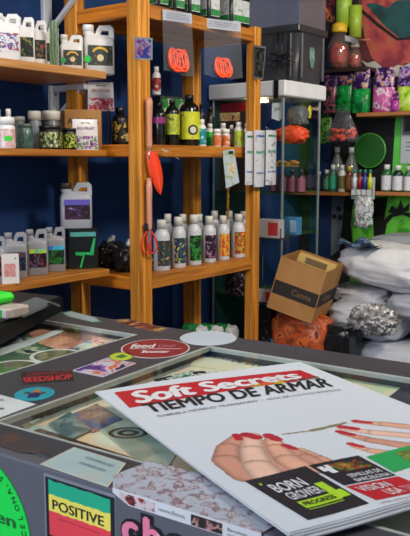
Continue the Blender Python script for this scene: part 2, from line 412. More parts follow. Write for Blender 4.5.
# --- top left shelf: white jugs
G1 = 'white jugs on the highest left shelf'
tl = lambda s_, a='#0c3234', b='#4d2018', c='#a8842c': [blot([(0, a), (.57, b), (.64, c)], 90, s_), mat('#e0a92a', .5), mat('#d8c89a', .5)]
jug('pale translucent jug standing back behind the leftmost white jugs', 10, 55, 3, 20, ZA, .40, body=mat('#b8b4ac', .4), group=G1)
jug('white jug at the left edge with a pale label showing a red figure', 8, 62, 17, 24, ZA, .17, lab=[blot([(0, '#c8ccd2'), (.5, '#a83428'), (.56, '#2d5a9c'), (.62, '#cfd3d8')], 55, 4)], group=G1, tagc='#22b84a')
jug('white jug with a dark green-leaf label, second in the row', 25, 62, 15, 19, ZA, .235, lab=[blot([(0, '#0d1512'), (.54, '#1c5a2a'), (.6, '#a9742c')], 70, 1)], group=G1)
jug('white jug with a black and red label beside the green-leaf jug', 37.5, 63.5, 18, 18, ZA, .24, lab=[blot([(0, '#0d0f10'), (.5, '#17491f'), (.58, '#a33a1c')], 80, 2)], group=G1)
jug('white jug half hidden behind the striped green leaflet', 50, 64, 20, 17, ZA, .26, lab=[blot([(0, '#0d1010'), (.54, '#274c24'), (.62, '#93441c')], 70, 8)], group=G1)
jug('smaller of the two white jugs with teal and gold labels', 71.5, 67, 31, 22, ZA, .25, lab=tl(5), group=G1, tagc='#1fa845')
jug('larger white jug with a teal and gold label at the right shelf end', 98.5, 70.5, 22.5, 30, ZA, .235, lab=tl(6), group=G1, tagc='#1fc24a')
p = SF.atv(55, 63, .15)
m = MB().sheet(lambda a, b: ((a - .5) * .029, .02 + .006 * math.cos(a * PI) - .01 * b * b, b * .16 * (1 - .12 * abs(a - .5))), 8, 10)
sm = blot([(0, '#3f5c38'), (.4, '#94a67c'), (.6, '#2c4a28'), (.75, '#6f8458')], 30, 2, .4, 'w')
solo(m, 'striped_leaflet', sm, 'upright curled leaflet with pale green stripes between the white jugs', 'leaflet', SF, (p.x, .15, ZA), None, R(-35))

# --- low left shelf: grey jugs
G2 = 'grey jugs on the lowest left shelf'
GJ = mat('#8b8d94', .4)
jug('grey jug cut by the left picture edge with a red label', -5, 281, 232, 22, ZC, .19, body=GJ, cap=mat('#8e8f94', .4), lab=[blot([(0, '#2a1218'), (.5, '#7c2a26'), (.6, '#20232c')], 50, 1)], group=G2)
jug('grey jug with a dark blue label, standing behind the small white carton', 16.5, 277.5, 230, 22, ZC, .235, body=GJ, cap=mat('#8e8f94', .4), lab=[blot([(0, '#10182c'), (.5, '#26426e'), (.62, '#7c2c34')], 60, 2)], group=G2)
jug('grey jug with a rainbow-topped black and red label', 37.5, 275.5, 228, 21, ZC, .235, body=GJ, cap=mat('#8e8f94', .4), lab=[blot([(0, '#0c0e16'), (.5, '#7a1c22'), (.58, '#1f5a8c'), (.66, '#14141c')], 70, 3)], group=G2)
jug('grey jug with a blue and green label beside the black box', 56, 272, 226, 19, ZC, .25, body=GJ, cap=mat('#8e8f94', .4), lab=[blot([(0, '#0b2410'), (.5, '#1f7a2c'), (.58, '#103c18'), (.68, '#6cc070')], 60, 4)], group=G2)
for i, px, w in ((0, 37.5, 21), (1, 56, 19)):      # bright band across the top of two labels
    t = [o for o in bpy.data.objects if o.get('group') == G2][2 + i]
    k = SF.px(SF.atv(px, 272, .24)); W_ = w * k; H_ = 46 * k
    MB().box((.02 * W_, -W_ * .26 - .0016, .53 * H_), (W_ * .8, .0008, .09 * H_)).build('label_band', blot([(0, '#3a62c8'), (.4, '#35b8c8'), (.5, '#9ac83c'), (.62, '#c8c040')] if i == 0 else [(0, '#2a5cc8'), (.5, '#48b8d8'), (.6, '#3a78d0')], 35, 5, interp='LINEAR'), t)
p = SF.atv(11.5, 280, .145); k = SF.px(p)
t = thing('carton', 'small white carton with pink print in front of the grey jugs', 'carton', SF, (p.x, .15, ZC), None, R(-35))
MB().box((0, 0, 15 * k), (17 * k, .03, 30 * k), 0, .001).build('box_body', mat('#cfc8c4', .6), t)
MB().box((-.002, -.0156, 14 * k), (11 * k, .0008, 13 * k)).build('printed_panel', blot([(0, '#c98a88'), (.5, '#b47270'), (.6, '#d8b0ac')], 90, 2), t)
MB().prism([(0, 0), (.008, .002), (.004, .008)], 0, .0008, fn=lambda x, y, q: (x + 4 * k, -.0152 - q, y + 25 * k)).build('leaf_mark', mat('#2d8a3a'), t)
p = SF.atv(79, 272, .27); k = SF.px(p)
BXH = 40 * k
t = thing('carton', 'black carton with a green zigzag and a cyan band, under a grey jug', 'carton', SF, (p.x, .25, ZC), None, R(-38))
MB().box((0, 0, BXH / 2), (29 * k, .10, BXH), 0, .002).build('box_body', mat('#0c1412', .35), t)
MB().box((0, -.0506, BXH * .86), (25 * k, .0008, BXH * .11)).build('printed_band', mat('#4f9c98', .4), t)
z_ = [(.38, .95), (.45, .95), (.36, .40), (.05, .44), (-.08, .02), (-.15, .02), (-.02, .40), (-.28, .42), (-.3, .52), (.24, .50)]
MB().prism([(x * 27 * k, y * BXH * .78) for x, y in z_], 0, .0008, fn=lambda x, y, q: (x, -.0504 - q, y + .02 * BXH)).build('zigzag_print', mat('#1fa85a', .4, 0, 0), t)
jug('grey jug with a violet label standing on top of the black carton', 76.5, 230.5, 184, 31, ZC + BXH, .25, -38, body=mat('#a4a7b2', .4), cap=mat('#3a2f2c', .5), lab=[blot([(0, '#1a0f20'), (.5, '#4c1d3c'), (.58, '#1d2352'), (.66, '#8a86c8')], 60, 7)], group=G2, lz=(.2, .62))
t = [o for o in bpy.data.objects if o.get('group') == G2][-1]
MB().box((0, -31 * k * .26 - .0018, 46 * k * .56), (31 * k * .8, .0008, 46 * k * .11)).build('label_band', mat('#5d54b4', .4), t)

# --- middle left shelf
G3 = 'tubs and bottles on the middle left shelf'
ptub = blot([(0, '#c8c0be'), (.45, '#d09a9c'), (.62, '#d8d2d0')], 40, 2, interp='LINEAR')
t = bottle('white tub with a pale pink label and a bright green price tag', 7, 150.5, 120, 17, ZB, .165, group=G3, style='jar', lab=ptub, lz=(.06, .62))
k = SF.px(SF.atv(7, 150, .165)); a = toward(SF, (SF.atv(7, 150, .165).x, .165, ZB))
MB().lathe([(8.5 * k + .0016, 7.5 * k), (8.5 * k + .0016, 12 * k)], n=6, a0=a - R(14), a1=a + R(34)).build('price_tag', mat('#2fc92f', .5), t)
bottle('white bottle with a ribbed cap behind the pink-label tub', 9.5, 150, 111, 9, ZB, .23, group=G3)
bottle('white bottle cut by the left picture edge behind the tub', -1, 150, 111, 9, ZB, .23, group=G3)
bottle('translucent grey-green tub beside the pink-label tub', 25.5, 149.5, 125, 15, ZB, .19, group=G3, style='can', body=mat('#3c5a52', .3), cap=mat('#4f5e5a', .4), lab=blot([(0, '#2c4a44'), (.5, '#4c6c64'), (.6, '#24403a')], 60, 3))
bottle('small round tub with a dull lid behind the grey-green tub', 20, 150, 118, 11, ZB, .28, group=G3, style='can', body=mat('#4a4e50', .4), cap=mat('#8a8a80', .4))
bottle('grey tub with a white screw lid, left of the larger lidded tub', 35.5, 149.5, 112, 13, ZB, .27, group=G3, style='jar', body=mat('#6c7076', .35), cap=mat('#c2bcb0', .4))
bottle('large grey tub with a white screw lid behind the dark jars', 52, 149.5, 111.5, 18, ZB, .29, group=G3, style='jar', body=mat('#4c5056', .35), cap=mat('#d6d2c6', .4))
jl = blot([(0, '#18201a'), (.48, '#5b7a34'), (.52, '#d8d84a'), (.55, '#2c3c24'), (.60, '#c9c4b0')], 110, 5)
bottle('wide black jar with a leafy yellow-green label', 51, 150, 127, 22, ZB, .17, group=G3, style='can', body=BLACK, cap=BLACK, lab=jl, lz=(.08, .72))
bottle('narrower black jar with a yellow leaf label beside the fruit pouch', 69.5, 151, 130, 14, ZB, .17, group=G3, style='can', body=BLACK, cap=BLACK, lab=blot([(0, '#101a10'), (.5, '#b8c83c'), (.6, '#1c2c18')], 80, 6), lz=(.08, .72))
p = SF.atv(87, 150, .27); k = SF.px(p)
t = thing('cardboard_box', 'brown cardboard box with black lettering on the middle left shelf', 'cardboard box', SF, (p.x, .30, ZB), None, R(-37))
MB().box((0, 0, 19.6 * k), (36 * k, .13, 39.2 * k), 0, .002).build('box_body', CARD, t)
q = MB(); text(q, 'ANNGRA', lambda x, y: (x - 15 * k, -.0658, y + 25 * k), 30 * k, 6 * k, .02); q.build('lettering', mat('#1a1512'), t)
cherry = [(0, '#d8cfd0'), (.42, '#c21c34'), (.52, '#e8b8b8'), (.55, '#b01030'), (.66, '#d8cfd0')]
def pouch(label, px, ybot, wpx, hpx, z, v, cols, seed, rz=-36, grass=False, base=None):
    p = SF.atv(px, ybot, v); k = SF.px(p); w, h = wpx * k, hpx * k
    t = thing('pouch', label, 'pouch', SF, (p.x, v, z), 'white fruit pouches', R(rz))
    def f(sgn):
        return lambda a, b: ((a - .5) * w * (1 - .05 * b), sgn * (.014 * math.sin(PI * a) * (1 - b) ** .5 + .001), b * h)
    mb = MB().sheet(f(-1), 10, 10).sheet(f(1), 10, 10); mb.build('pouch_body', base or mat('#d9d3d4', .35), t)
    mb = MB().sheet(lambda a, b: ((a - .5) * w * .94, -(.0145 * math.sin(PI * (.03 + .94 * a)) * (1 - .45 * b - .02) ** .5 + .0016), (.03 + .42 * b) * h), 10, 6)
    mb.build('fruit_print', blot(cols, 55, seed), t)
    mb = MB(); text(mb, 'BIO BLOOM' if not grass else 'BIO FRUIT', lambda x, y: (x - w * .33, -.0122, y + h * .66), w * .66, h * .09, .01); 
    mb.xf(Matrix.Translation((0, 0, 0))).build('lettering', mat('#a04a58' if not grass else '#5a4a6a'), t)
    MB().box((0, -.0055, h * .87), (w * .34, .001, h * .05)).build('leaf_logo', mat('#708a48'), t)
    return t
pouch('white pouch with red cherries, standing on the cardboard box', 101, 109, 26, 27.5, ZB + 39.2 * k + .0005, .26, cherry, 3)
pouch('white pouch with purple berries and green leaves, in front of the cardboard box', 85.5, 151, 26, 30, ZB, .175, [(0, '#5c8a4c'), (.42, '#d2cdd2'), (.5, '#5a3a8a'), (.57, '#b0244c'), (.63, '#cfc8cc'), (.7, '#4c8c48')], 5, -30, True)
p = SF.atv(108, 151, .24)
solo(MB().sheet(lambda a, b: (.012 * math.sin(b * 2.6), (a - .5) * .06, b * .155), 3, 10).sheet(lambda a, b: (.004 + .012 * math.sin(b * 2.6), (a - .5) * .06, b * .155), 3, 10), 'folded_sleeve', mat('#3a3532', .4), 'dark curved plastic sleeve at the right of the cardboard box', 'sleeve', SF, (SF.atv(106.5, 151, .2).x, .2, ZB), None, R(-40))

# --- pine unit, low shelf seen through the end: black bags
G4 = 'black crumpled bags on the low shelf'
for lab_, px, w, v_, s_ in (('black crumpled bag with a clear hook, near the left end of the low pine shelf', 104, 20, .29, 1), ('black crumpled bag pressed against the left front post', 121, 22, .18, 2)):
    p = SF.atv(px, 268, v_)
    t = thing('crumpled_bag', lab_, 'bag', SF, (max(p.x, .07), v_, ZL), G4)
    MB().blob((.075, .055, .058), (.7, .7), (0, 0, .0545), .30, 3, s_, flat=.08).build('bag_body', mat('#1a1a1e', .22, 0, .9, 30), t)
    MB().tube([(-.012, 0, .085), (-.012, 0, .11), (-.004, 0, .125), (.012, 0, .12), (.016, 0, .14)], .010).build('hook', mat('#9aa0a8', .25), t)

# --- pine unit, mid shelf
G5 = 'bottles on the middle pine shelf'
bottle('black bottle with a yellow and white ring label, seen left of the front post', 120.5, 145, 108, 16, ZM, .24, group=G5, body=BLACK, cap=BLACK, lab=blot([(0, '#0e0e10'), (.53, '#c8a83a'), (.6, '#0e0e10'), (.66, '#c0c0bc')], 50, 9), lz=(.1, .62))
bottle('black bottle with a magenta band beside the left front post', 159.5, 146, 104, 13, ZM, .17, group=G5, style='tall', body=mat('#0d1410', .2), cap=BLACK, lab=mat('#8a2a6c', .4), lz=(.52, .66))
bottle('dark green bottle with a yellow-green label, left of the wide yellow-label bottle', 172.5, 146.5, 101, 14, ZM, .16, group=G5, style='tall', body=mat('#0c160c', .2), cap=BLACK, lab=blot([(0, '#9aa82a'), (.5, '#bcc83a'), (.62, '#39401a')], 40, 2), lz=(.25, .68))
t = bottle('wide black bottle with a bright yellow label and a round emblem', 189.5, 147, 97, 20, ZM, .15, group=G5, style='tall', body=mat('#0d120d', .2), cap=BLACK, lab=blot([(0, '#c8d020'), (.58, '#d8d840'), (.68, '#6c7818')], 35, 3), lz=(.14, .67))
p = SF.atv(189.5, 147, .15); k = SF.px(p); a = toward(SF, (p.x, .15, ZM)) + .35
MB().lathe([(5 * k, 0), (5 * k, .002)], n=18).xf(Matrix.Rotation(a + PI / 2, 4, 'Z') @ Matrix.Translation((0, -10 * k - .0005, 16 * k)) @ Matrix.Rotation(PI / 2, 4, 'X')).build('emblem', mat('#1d1d16'), t)
MB().lathe([(3.2 * k, 0), (3.2 * k, .001)], n=18).xf(Matrix.Rotation(a + PI / 2, 4, 'Z') @ Matrix.Translation((0, -10 * k - .0026, 16 * k)) @ Matrix.Rotation(PI / 2, 4, 'X')).build('emblem', mat('#c9c8b8'), t)
bottle('black narrow bottle behind the teal bottle', 201, 146, 103, 8, ZM, .25, group=G5, style='tall', body=BLACK, cap=BLACK)
bottle('black bottle standing back, left of the blue wall strip', 210, 146, 106, 9, ZM, .29, group=G5, style='tall', body=BLACK, cap=BLACK)
bottle('small bottle with a teal label and white cap', 202, 146.5, 120, 8.5, ZM, .11, group=G5, lab=blot([(0, '#1c7a80'), (.5, '#2c9c9c'), (.62, '#c8d4d4')], 60, 1), lz=(.08, .66), span=260)
bottle('small bottle with a bright green label beside the teal bottle', 209.8, 144, 121, 9, ZM, .18, group=G5, lab=blot([(0, '#1aa83c'), (.5, '#35c850'), (.62, '#d0e4d0')], 60, 2), lz=(.08, .66), span=260)
orl = lambda s_: blot([(0, '#b8542c'), (.45, '#d0703c'), (.6, '#e8dccc')], 70, s_)
bottle('small white jar with an orange label, left one of the pair', 217, 146.5, 129, 8.5, ZM, .10, group=G5, style='jar', lab=orl(1), lz=(.08, .66), span=260)
bottle('small white jar with an orange label, right one of the pair', 225.5, 146.5, 129, 8.5, ZM, .10, group=G5, style='jar', lab=orl(2), lz=(.08, .66), span=260)
bottle('white bottle behind the pair of orange-label jars', 223, 145, 121, 9, ZM, .2, group=G5, lab=mat('#c9a8a0'), lz=(.1, .6))
bottle('dark small bottle between the orange jars and the lime bottle', 231.5, 146, 124, 6.5, ZM, .16, group=G5, body=mat('#3c3a30', .3), lab=mat('#7c7868'))
lime = lambda s_: blot([(0, '#a8c42c'), (.5, '#c0d84c'), (.58, '#6a3c3c'), (.64, '#d8dccc')], 60, s_)
bottle('white bottle with a lime label and a dark round mark', 238.5, 146.5, 121.5, 9.5, ZM, .11, group=G5, lab=lime(3), lz=(.08, .66), span=260)
bottle('white bottle with a yellow-green label touching the right front post', 246.5, 146, 122, 7, ZM, .15, group=G5, lab=lime(5), lz=(.08, .66), span=260)
p = SF.atv(167, 146, .29); k = SF.px(p); CH = 49 * k
t = thing('carton', 'dark carton with green and cream print behind the black bottles', 'carton', SF, (p.x + .02, .29, ZM), None, R(-20))
MB().box((0, 0, CH / 2), (30 * k, .07, CH), 0, .002).build('box_body', mat('#16201a', .5), t)
MB().box((.0, -.0356, CH * .78), (26 * k, .0008, CH * .34)).build('printed_panel', blot([(0, '#b8b49c'), (.47, '#1f7a2c'), (.6, '#0e2c14'), (.68, '#8a8474')], 28, 2), t)
bottle('small white bottle with red bands standing on the dark carton', 156.5, 97, 70, 8.5, ZM + CH + .0002, .28, group=G5, lab=blot([(0, '#8c2420'), (.5, '#c0b8b4')], 30, 1), lz=(.12, .6))

# --- pine unit, low shelf: two rows of white bottles
G6 = 'white bottles on the low pine shelf'
fr = [(162, 278, 229, 15.5, 'a teal and dark label, first from the left post', [(0, '#1c4a48'), (.5, '#101c20'), (.57, '#a83830'), (.63, '#4fb890'), (.7, '#b8c83c')]),
      (178.5, 274, 225, 14.5, 'a blue and yellow label, second from the left post', [(0, '#20406c'), (.5, '#101828'), (.57, '#c8c030'), (.65, '#8aa0b8')]),
      (194, 270.5, 222, 14.5, 'a bright green leaf label, third from the left post', [(0, '#0e2410'), (.5, '#2c9a30'), (.6, '#10280f'), (.68, '#8ac87c')]),
      (209, 267.5, 223, 13.5, 'a black and magenta label, fourth from the left post', [(0, '#15121a'), (.52, '#7a2c6a'), (.6, '#b8b0b8'), (.66, '#1c1824')]),
      (223, 264.5, 222, 12.5, 'a yellow and red label, fifth from the left post', [(0, '#c83a2c'), (.48, '#d8c02c'), (.56, '#e07a3a'), (.64, '#3c7a2c')]),
      (238.5, 262.5, 221, 14.5, 'an orange label nearest the right post', [(0, '#c84a2c'), (.48, '#101a14'), (.55, '#d8a82c'), (.63, '#2c7a34')])]
for i, (px, yb, yt, w, s_, cols) in enumerate(fr):
    bottle('white bottle with ' + s_ + ', front row', px, yb, yt - 2, w * 1.06, ZL, .085, group=G6, body=mat('#c9ccd4', .35), cap=mat('#d6d4cc', .4), lab=blot(cols, 75, i), lz=(.10, .60), span=105, aim=22)
bk = [(168, 'first from the left post'), (183, 'second from the left post'), (199, 'third from the left post'), (214.5, 'fourth from the left post'), (229, 'fifth from the left post'), (243, 'nearest the right post')]
for i, (px, s_) in enumerate(bk):
    bottle('white bottle in the back row, ' + s_, px, 262 - i * 1.5 + 6, 216 + (i % 3) * 1.2, 12.5, ZL, .16, group=G6, body=mat('#b9bcc2', .35), cap=mat('#c8c6bc', .4), lab=blot([(0, '#3a6a44'), (.5, '#8a9a94'), (.6, '#4c2c34')], 75, i + 9), lz=(.12, .56), span=120)

# --- pine unit, top shelf: black canisters
G7 = 'black canisters on the top pine shelf'
for i, (px, yb, s_) in enumerate(((156, 0, 'first, above the first hanging bag'), (172, 5, 'second, left part of the row'), (187, 10, 'third, left of the middle'), (206, 16, 'fourth, above the second hanging bag'), (228, 22.5, 'fifth, right of the middle'), (250, 28.5, 'last, above the right front post'))):
    p = SF.atv(px, yb, .10); k = SF.px(p); w = (15 + i * .8) * k; h = .20
    t = thing('canister', 'black square canister with a green and white label, ' + s_, 'canister', SF, (min(p.x, .70), .085, ZT), G7, R(-8))
    MB().loft([(0, w * .47, w * .47, 0, 6), (.005, w / 2, w / 2, 0, 6), (h * .8, w / 2, w / 2, 0, 6), (h * .86, w * .36, w * .36, 0, 4)]).build('body', mat('#101214', .3), t)
    MB().lathe([(w * .25, h * .85), (w * .25, h)], n=14).build('cap', BLACK, t)
    for rz_ in (0, -PI / 2):
        MB().box((0, -w / 2 - .0006, h * .36), (w * .68, .001, h * .48)).xf(Matrix.Rotation(rz_, 4, 'Z')).build('label', blot([(0, '#c2c6c8'), (.5, '#b4b8ba'), (.64, '#3f9a54')], 50, i), t)
        MB().box((0, -w / 2 - .0014, h * .20), (w * .68, .0008, h * .13)).xf(Matrix.Rotation(rz_, 4, 'Z')).build('label_band', blot([(0, '#1c6a30'), (.5, '#2f9a48'), (.6, '#0f3c1c')], 90, i), t)

# --- lower shelf level of the unit: white bags with green tops
G8 = 'white and green packets behind the counter edge'
for i, (px, s_) in enumerate(((199, 'left one of the three'), (213.5, 'middle one of the three'), (229, 'right one of the three'))):
    p = SF.atv(px, 333, .14); zt = SF.atv(px, 325.5, .14).z
    t = thing('packet', 'white packet with a green top on the bottom pine shelf, ' + s_, 'packet', SF, (p.x, .14, .36), G8)
    MB().blob((.045, .04, (zt - .36) / 2), (.5, .5), (0, 0, (zt - .36) / 2), .1, 2, i, flat=.02).build('packet_body', mat('#b8bec0', .35), t)
    MB().blob((.032, .03, .022), (.6, .6), (-.045, .02, zt - .36 - .008), .2, 3, i + 4).build('green_top', mat('#0f6a30', .35), t)
p = SF.atv(222, 290, .30)
solo(MB().blob((.05, .04, .08), (.6, .6), (0, 0, 0), .3, 3, 3), 'foil_pouch', blot([(0, '#16141a'), (.5, '#3c2a34'), (.6, '#8a8088')], 60, 3), 'dark foil pouch hanging under the low pine shelf near its right end', 'pouch', SF, (SF.atv(236, 285, .2).x, .2, .715))

# ================================================================== HANGING ON THE PINE UNIT
def zipbag(label, px0, px1, ytop, ybot, wpx, z_in, seed, tilt):
    """clear bag with a paper header clipped to the top front beam"""
    v = -.012; a = SF.atv(px0, ytop, v); b = SF.atv(px1, ytop, v); k = SF.px(a); L = (b - a).length * .80; h = (ybot - ytop) * k
    cx = (a.x + b.x) / 2; o = (cx, v, a.z)
    t = thing('hanging_bag', label, 'hanging bag', SF, o, 'clear bags hanging from the top pine beam', R(tilt))
    def face(sgn):
        def f(s_, q):
            bul = math.sin(PI * s_) ** .7 * (.001 + .022 * (q ** 1.5) * (1 - max(0, q - .8) * 4.5))
            return ((s_ - .5) * L * (1 + .06 * q), sgn * bul - .004 * math.sin(9 * q + seed) * math.sin(PI * s_) - .012 * q, -q * h * (1 - .03 * math.sin(s_ * 5 + seed)))
        return f
    MB().sheet(face(-1), 14, 18).sheet(face(1), 14, 18).build('clear_film', PLAST, t)
    MB().box((0, -.0015, -h * .085), (L * 1.0, .004, h * .17), 0, .0005).build('paper_header', blot([(0, '#a4a9b4'), (.6, '#b4b8c2'), (.66, '#8a8e98')], 60, seed), t)
    mb = MB()
    for q in range(3): mb.box((0, -.0038, -h * (.05 + .035 * q)), (L * .8, .0006, h * .008))
    mb.build('printed_lines', mat('#6c707c'), t)
    # orange plastic mesh rings inside
    w = Matrix.Rotation(R(tilt), 4, 'Z')
    off = w @ Vector((-.004, -.016 * 1, -h * z_in)); mb = MB()
    for j in range(9):
        an = R(-70 + 17 * j); n = 24; pts = []
        for i in range(n):
            c_, s_ = math.cos(2 * PI * i / n), math.sin(2 * PI * i / n)
            pts.append((.034 * c_ * math.cos(an) + .034 * math.sin(an) * (1 if seed == 1 else .8), .006 * s_ + .002 * (j % 3), .036 * s_ * (1 if seed == 1 else .9) + .008 * math.sin(j * 1.7)))
        mb.tube(pts, .0045, 6, closed=True)
    solo(mb, 'plastic_ring_bundle', mat('#f0501c', .35), 'bundle of orange plastic rings inside the ' + ('left' if seed == 1 else 'right') + ' hanging clear bag', 'plastic rings', SF, (o[0] + off.x, o[1] + off.y, o[2] + off.z), 'orange ring bundles in the hanging bags', R(tilt))
zipbag('clear plastic bag with a paper header, left one on the top beam', 162.5, 191, 8, 68, 28, .79, 1, -14)
zipbag('clear plastic bag with a paper header, right one on the top beam', 206, 238, 16, 72, 30, .83, 2, -20)
# photo card on the left post end face (normal -u)
def card_u(name, label, cat, pts, u, m, frame=None, fm=None, th=.0012, group=None):
    q = [SF.atu(x, y, u) for x, y in pts]; c = sum(q, Vector()) / len(q)
    t = thing(name, label, cat, SF, tuple(c), group)
    poly = [(p_.y - c.y, p_.z - c.z) for p_ in q]
    MB().prism(poly, 0, th, fn=lambda x, y, z: (-z, x, y)).build('backing', fm or WHITE, t)
    s_ = frame if frame else 1
    MB().prism([(x * s_, y * s_) for x, y in poly], th, th + .0005, fn=lambda x, y, z: (-z, x, y)).build('print', m, t)
    return t
card_u('photo_card', 'small square blue photo card pinned to the left front post', 'card', [(134.5, 37), (152.5, 38), (152.5, 60), (134.5, 59)], -.066, blot([(0, '#14204c'), (.46, '#2c3c8c'), (.54, '#b05a5c'), (.6, '#8a98c8'), (.67, '#151c3c')], 45, 3, interp='LINEAR'), .86, mat('#7c8c98'))
card_u('photo_card', 'dark upright photo card of plants fixed to the right front post', 'card', [(254, 45), (266, 46.5), (263, 80), (253.5, 78)], UW - .005, blot([(0, '#16181a'), (.5, '#4c5048'), (.58, '#22241f'), (.66, '#8a8a7c')], 40, 4), .88, mat('#6f746c'))
# leaflet hanging from the mid beam on a string
q = [SF.atu(x, y, .60) for x, y in ((221, 149.5), (233, 148), (239.5, 181), (225.5, 187))]
p = SF.atv(228, 150, .0); c = Vector((p.x, -.004, p.z))
t = thing('hanging_leaflet', 'pale blue leaflet hanging tilted from the middle beam', 'leaflet', SF, tuple(c), None, R(-30))
k = SF.px(c)
poly = [(-7 * k, -1 * k), (5.5 * k, 1 * k), (11.5 * k, -32 * k), (-3 * k, -38 * k)]
MB().prism(poly, 0, .001, fn=lambda x, y, z: (x, -z - .002, y)).build('paper', blot([(0, '#98a8b4'), (.55, '#a8b4bc'), (.64, '#8a9c6c'), (.72, '#b08a6c')], 30, 4, interp='LINEAR'), t)
MB().prism([(x * .5 + 2 * k, y * .35 - 12 * k) for x, y in poly], .001, .0015, fn=lambda x, y, z: (x, -z - .002, y)).build('picture', blot([(0, '#b8c8d4'), (.5, '#c8a850'), (.6, '#8a98a0')], 60, 2), t)
MB().box((2.0 * k, -.0035, -2.5 * k), (5 * k, .002, 3 * k), 0, .0005).build('clip', BLACK, t)
# chain with gold links below it
p = SF.atu(229, 190, .9)
mb = MB()
for i in range(9):
    pts = [(.006 * math.cos(2 * PI * j / 10) * (1 if i % 2 else .2), .006 * math.cos(2 * PI * j / 10) * (.2 if i % 2 else 1), .010 * math.sin(2 * PI * j / 10) - .015 * i) for j in range(10)]
    mb.tube(pts, .0025, 5, closed=True)
solo(mb, 'gold_chain', mat('#b8862c', .3, .8), 'short gold chain hanging behind the white bottles near the right post', 'chain', SF, (SF.atv(228, 190, .06).x, .06, SF.atv(228, 190, .06).z))
# trowel
p = SF.atv(149.5, 150, -.02); k = SF.px(p)
t = thing('hand_trowel', 'hand trowel with a wooden handle and orange-red blade hanging on the left post', 'trowel', SF, (p.x, -.02, p.z), None, R(-30))
MB().lathe([(.006, 0), (.011, .02), (.0105, .1), (.013, .15), (.014, .18), (.009, .195)], n=14).build('handle', wood('#a86a4c', '#d89a78', 2), t)
MB().lathe([(.007, -.035), (.008, 0.001)], n=12).build('ferrule', mat('#c8c8c8', .25, .9), t)
def bl(a, b):
    w_ = .027 * (math.sin(PI * min(1, .18 + b * .82)) ** .65) if b < 1 else 0
    x = (a - .5) * 2 * w_ + .034 * b + .008
    return (x, .012 * (a - .5) ** 2 * 4 - .01, -.005 - b * .165)
MB().sheet(bl, 10, 16).sheet(lambda a, b: (bl(a, b)[0], bl(a, b)[1] - .0015, bl(a, b)[2]), 10, 16).build('blade', mat('#e8401a', .3, 0, 0), t)
p = SF.atv(149, 178, -.02)
t = thing('hand_fork', 'second garden tool with a pinkish wooden handle hanging below the trowel', 'garden tool', SF, (p.x, -.02, p.z), 'garden hand tools on the left post')
MB().lathe([(.004, -.21), (.011, -.19), (.0105, -.1), (.012, -.04), (.008, 0)], n=14).build('handle', wood('#a06048', '#d0927a', 2), t)
MB().tube([(-.004, 0, -.012), (-.002, -.012, -.004), (.004, -.012, .004), (.006, 0, .006)], .002, 6).build('loop', mat('#b0302c'), t)
# secateurs
p = SF.atv(149, 228, -.02)
t = thing('secateurs', 'small red-handled snips with a black head hanging on the left post', 'snips', SF, (p.x, -.02, p.z), None, R(-30))
for s_ in (-1, 1):
    pts = [(s_ * x, 0, z) for x, z in ((.006, -.005), (.028, -.045), (.033, -.075), (.022, -.098), (.004, -.098), (.004, -.08), (.008, -.04))]
    MB().tube(pts, .0038, 8, closed=True).build('handle', mat('#c8281c', .35), t)
MB().box((0, 0, .004), (.042, .012, .03), 0, .004).build('head', BLACK, t)
MB().box((.0, -.001, -.035), (.012, .006, .05), 0, .002).build('spring', STEEL, t)
# folded receipts / papers at the base of the trowel
p = SF.atv(165, 153, -.01)
solo(MB().sheet(lambda a, b: (-.03 + a * .09, -.012 - b * .02, .014 - .022 * a + .006 * math.sin(5 * a) - .012 * b), 10, 4), 'paper_tag', blot([(0, '#a8a49c'), (.5, '#c0502c'), (.6, '#b8b4ac')], 40, 2), 'crumpled paper tag sticking out over the middle beam beside the trowel', 'paper tag', SF, (p.x, -.004, p.z), None)
# magazines / leaflets hanging on the right post
G9 = 'folded leaflets hanging at the right post'
for i, (x0, x1, y0, y1, s_) in enumerate(((248.5, 256, 131, 184, 'left one of the three'), (256.5, 267, 130, 186, 'middle one of the three'), (267.5, 278, 130, 184, 'right one of the three'))):
    u_ = UW - .010 - .012 * i
    u_ = UW - .02; a = SF.atv(x0, y0, -.03 - i * .0); b = SF.atv(x1, y0, -.03); k = SF.px(a); L = (b.x - a.x); h = (y1 - y0) * k
    t = thing('folded_leaflet', 'white folded leaflet with green print hanging at the right post, ' + s_, 'leaflet', SF, (a.x, -.012 - .004 * i, a.z), G9, 0)
    MB().sheet(lambda s1, q: (s1 * L, -.002 - .012 * math.sin(PI * s1) , -q * h), 8, 4).sheet(lambda s1, q: (s1 * L, -.0005, -q * h), 8, 4).build('paper', blot([(0, '#b4b6be'), (.58, '#c4c6cc'), (.66, '#8a8e9c')], 30, i, interp='LINEAR'), t)
    for zz, hh, cc in ((.08, .04, '#2c4a9c' if i == 1 else '#1c7a4c'), (.36, .05, '#2a8a6a'), (.74, .03, '#4c6a9c')):
        MB().sheet(lambda s1, q: ((.12 + .76 * s1) * L, -.0032 - .012 * math.sin(PI * (.12 + .76 * s1)), -(zz + q * hh) * h), 6, 1).build('printed_band', blot([(0, cc), (.55, '#a8aab4')], 120, i), t)
MB().tube([(0, 0, .012), (.02, -.004, .006), (.05, -.004, .0)], .002, 6).build('wire', STEEL, t)

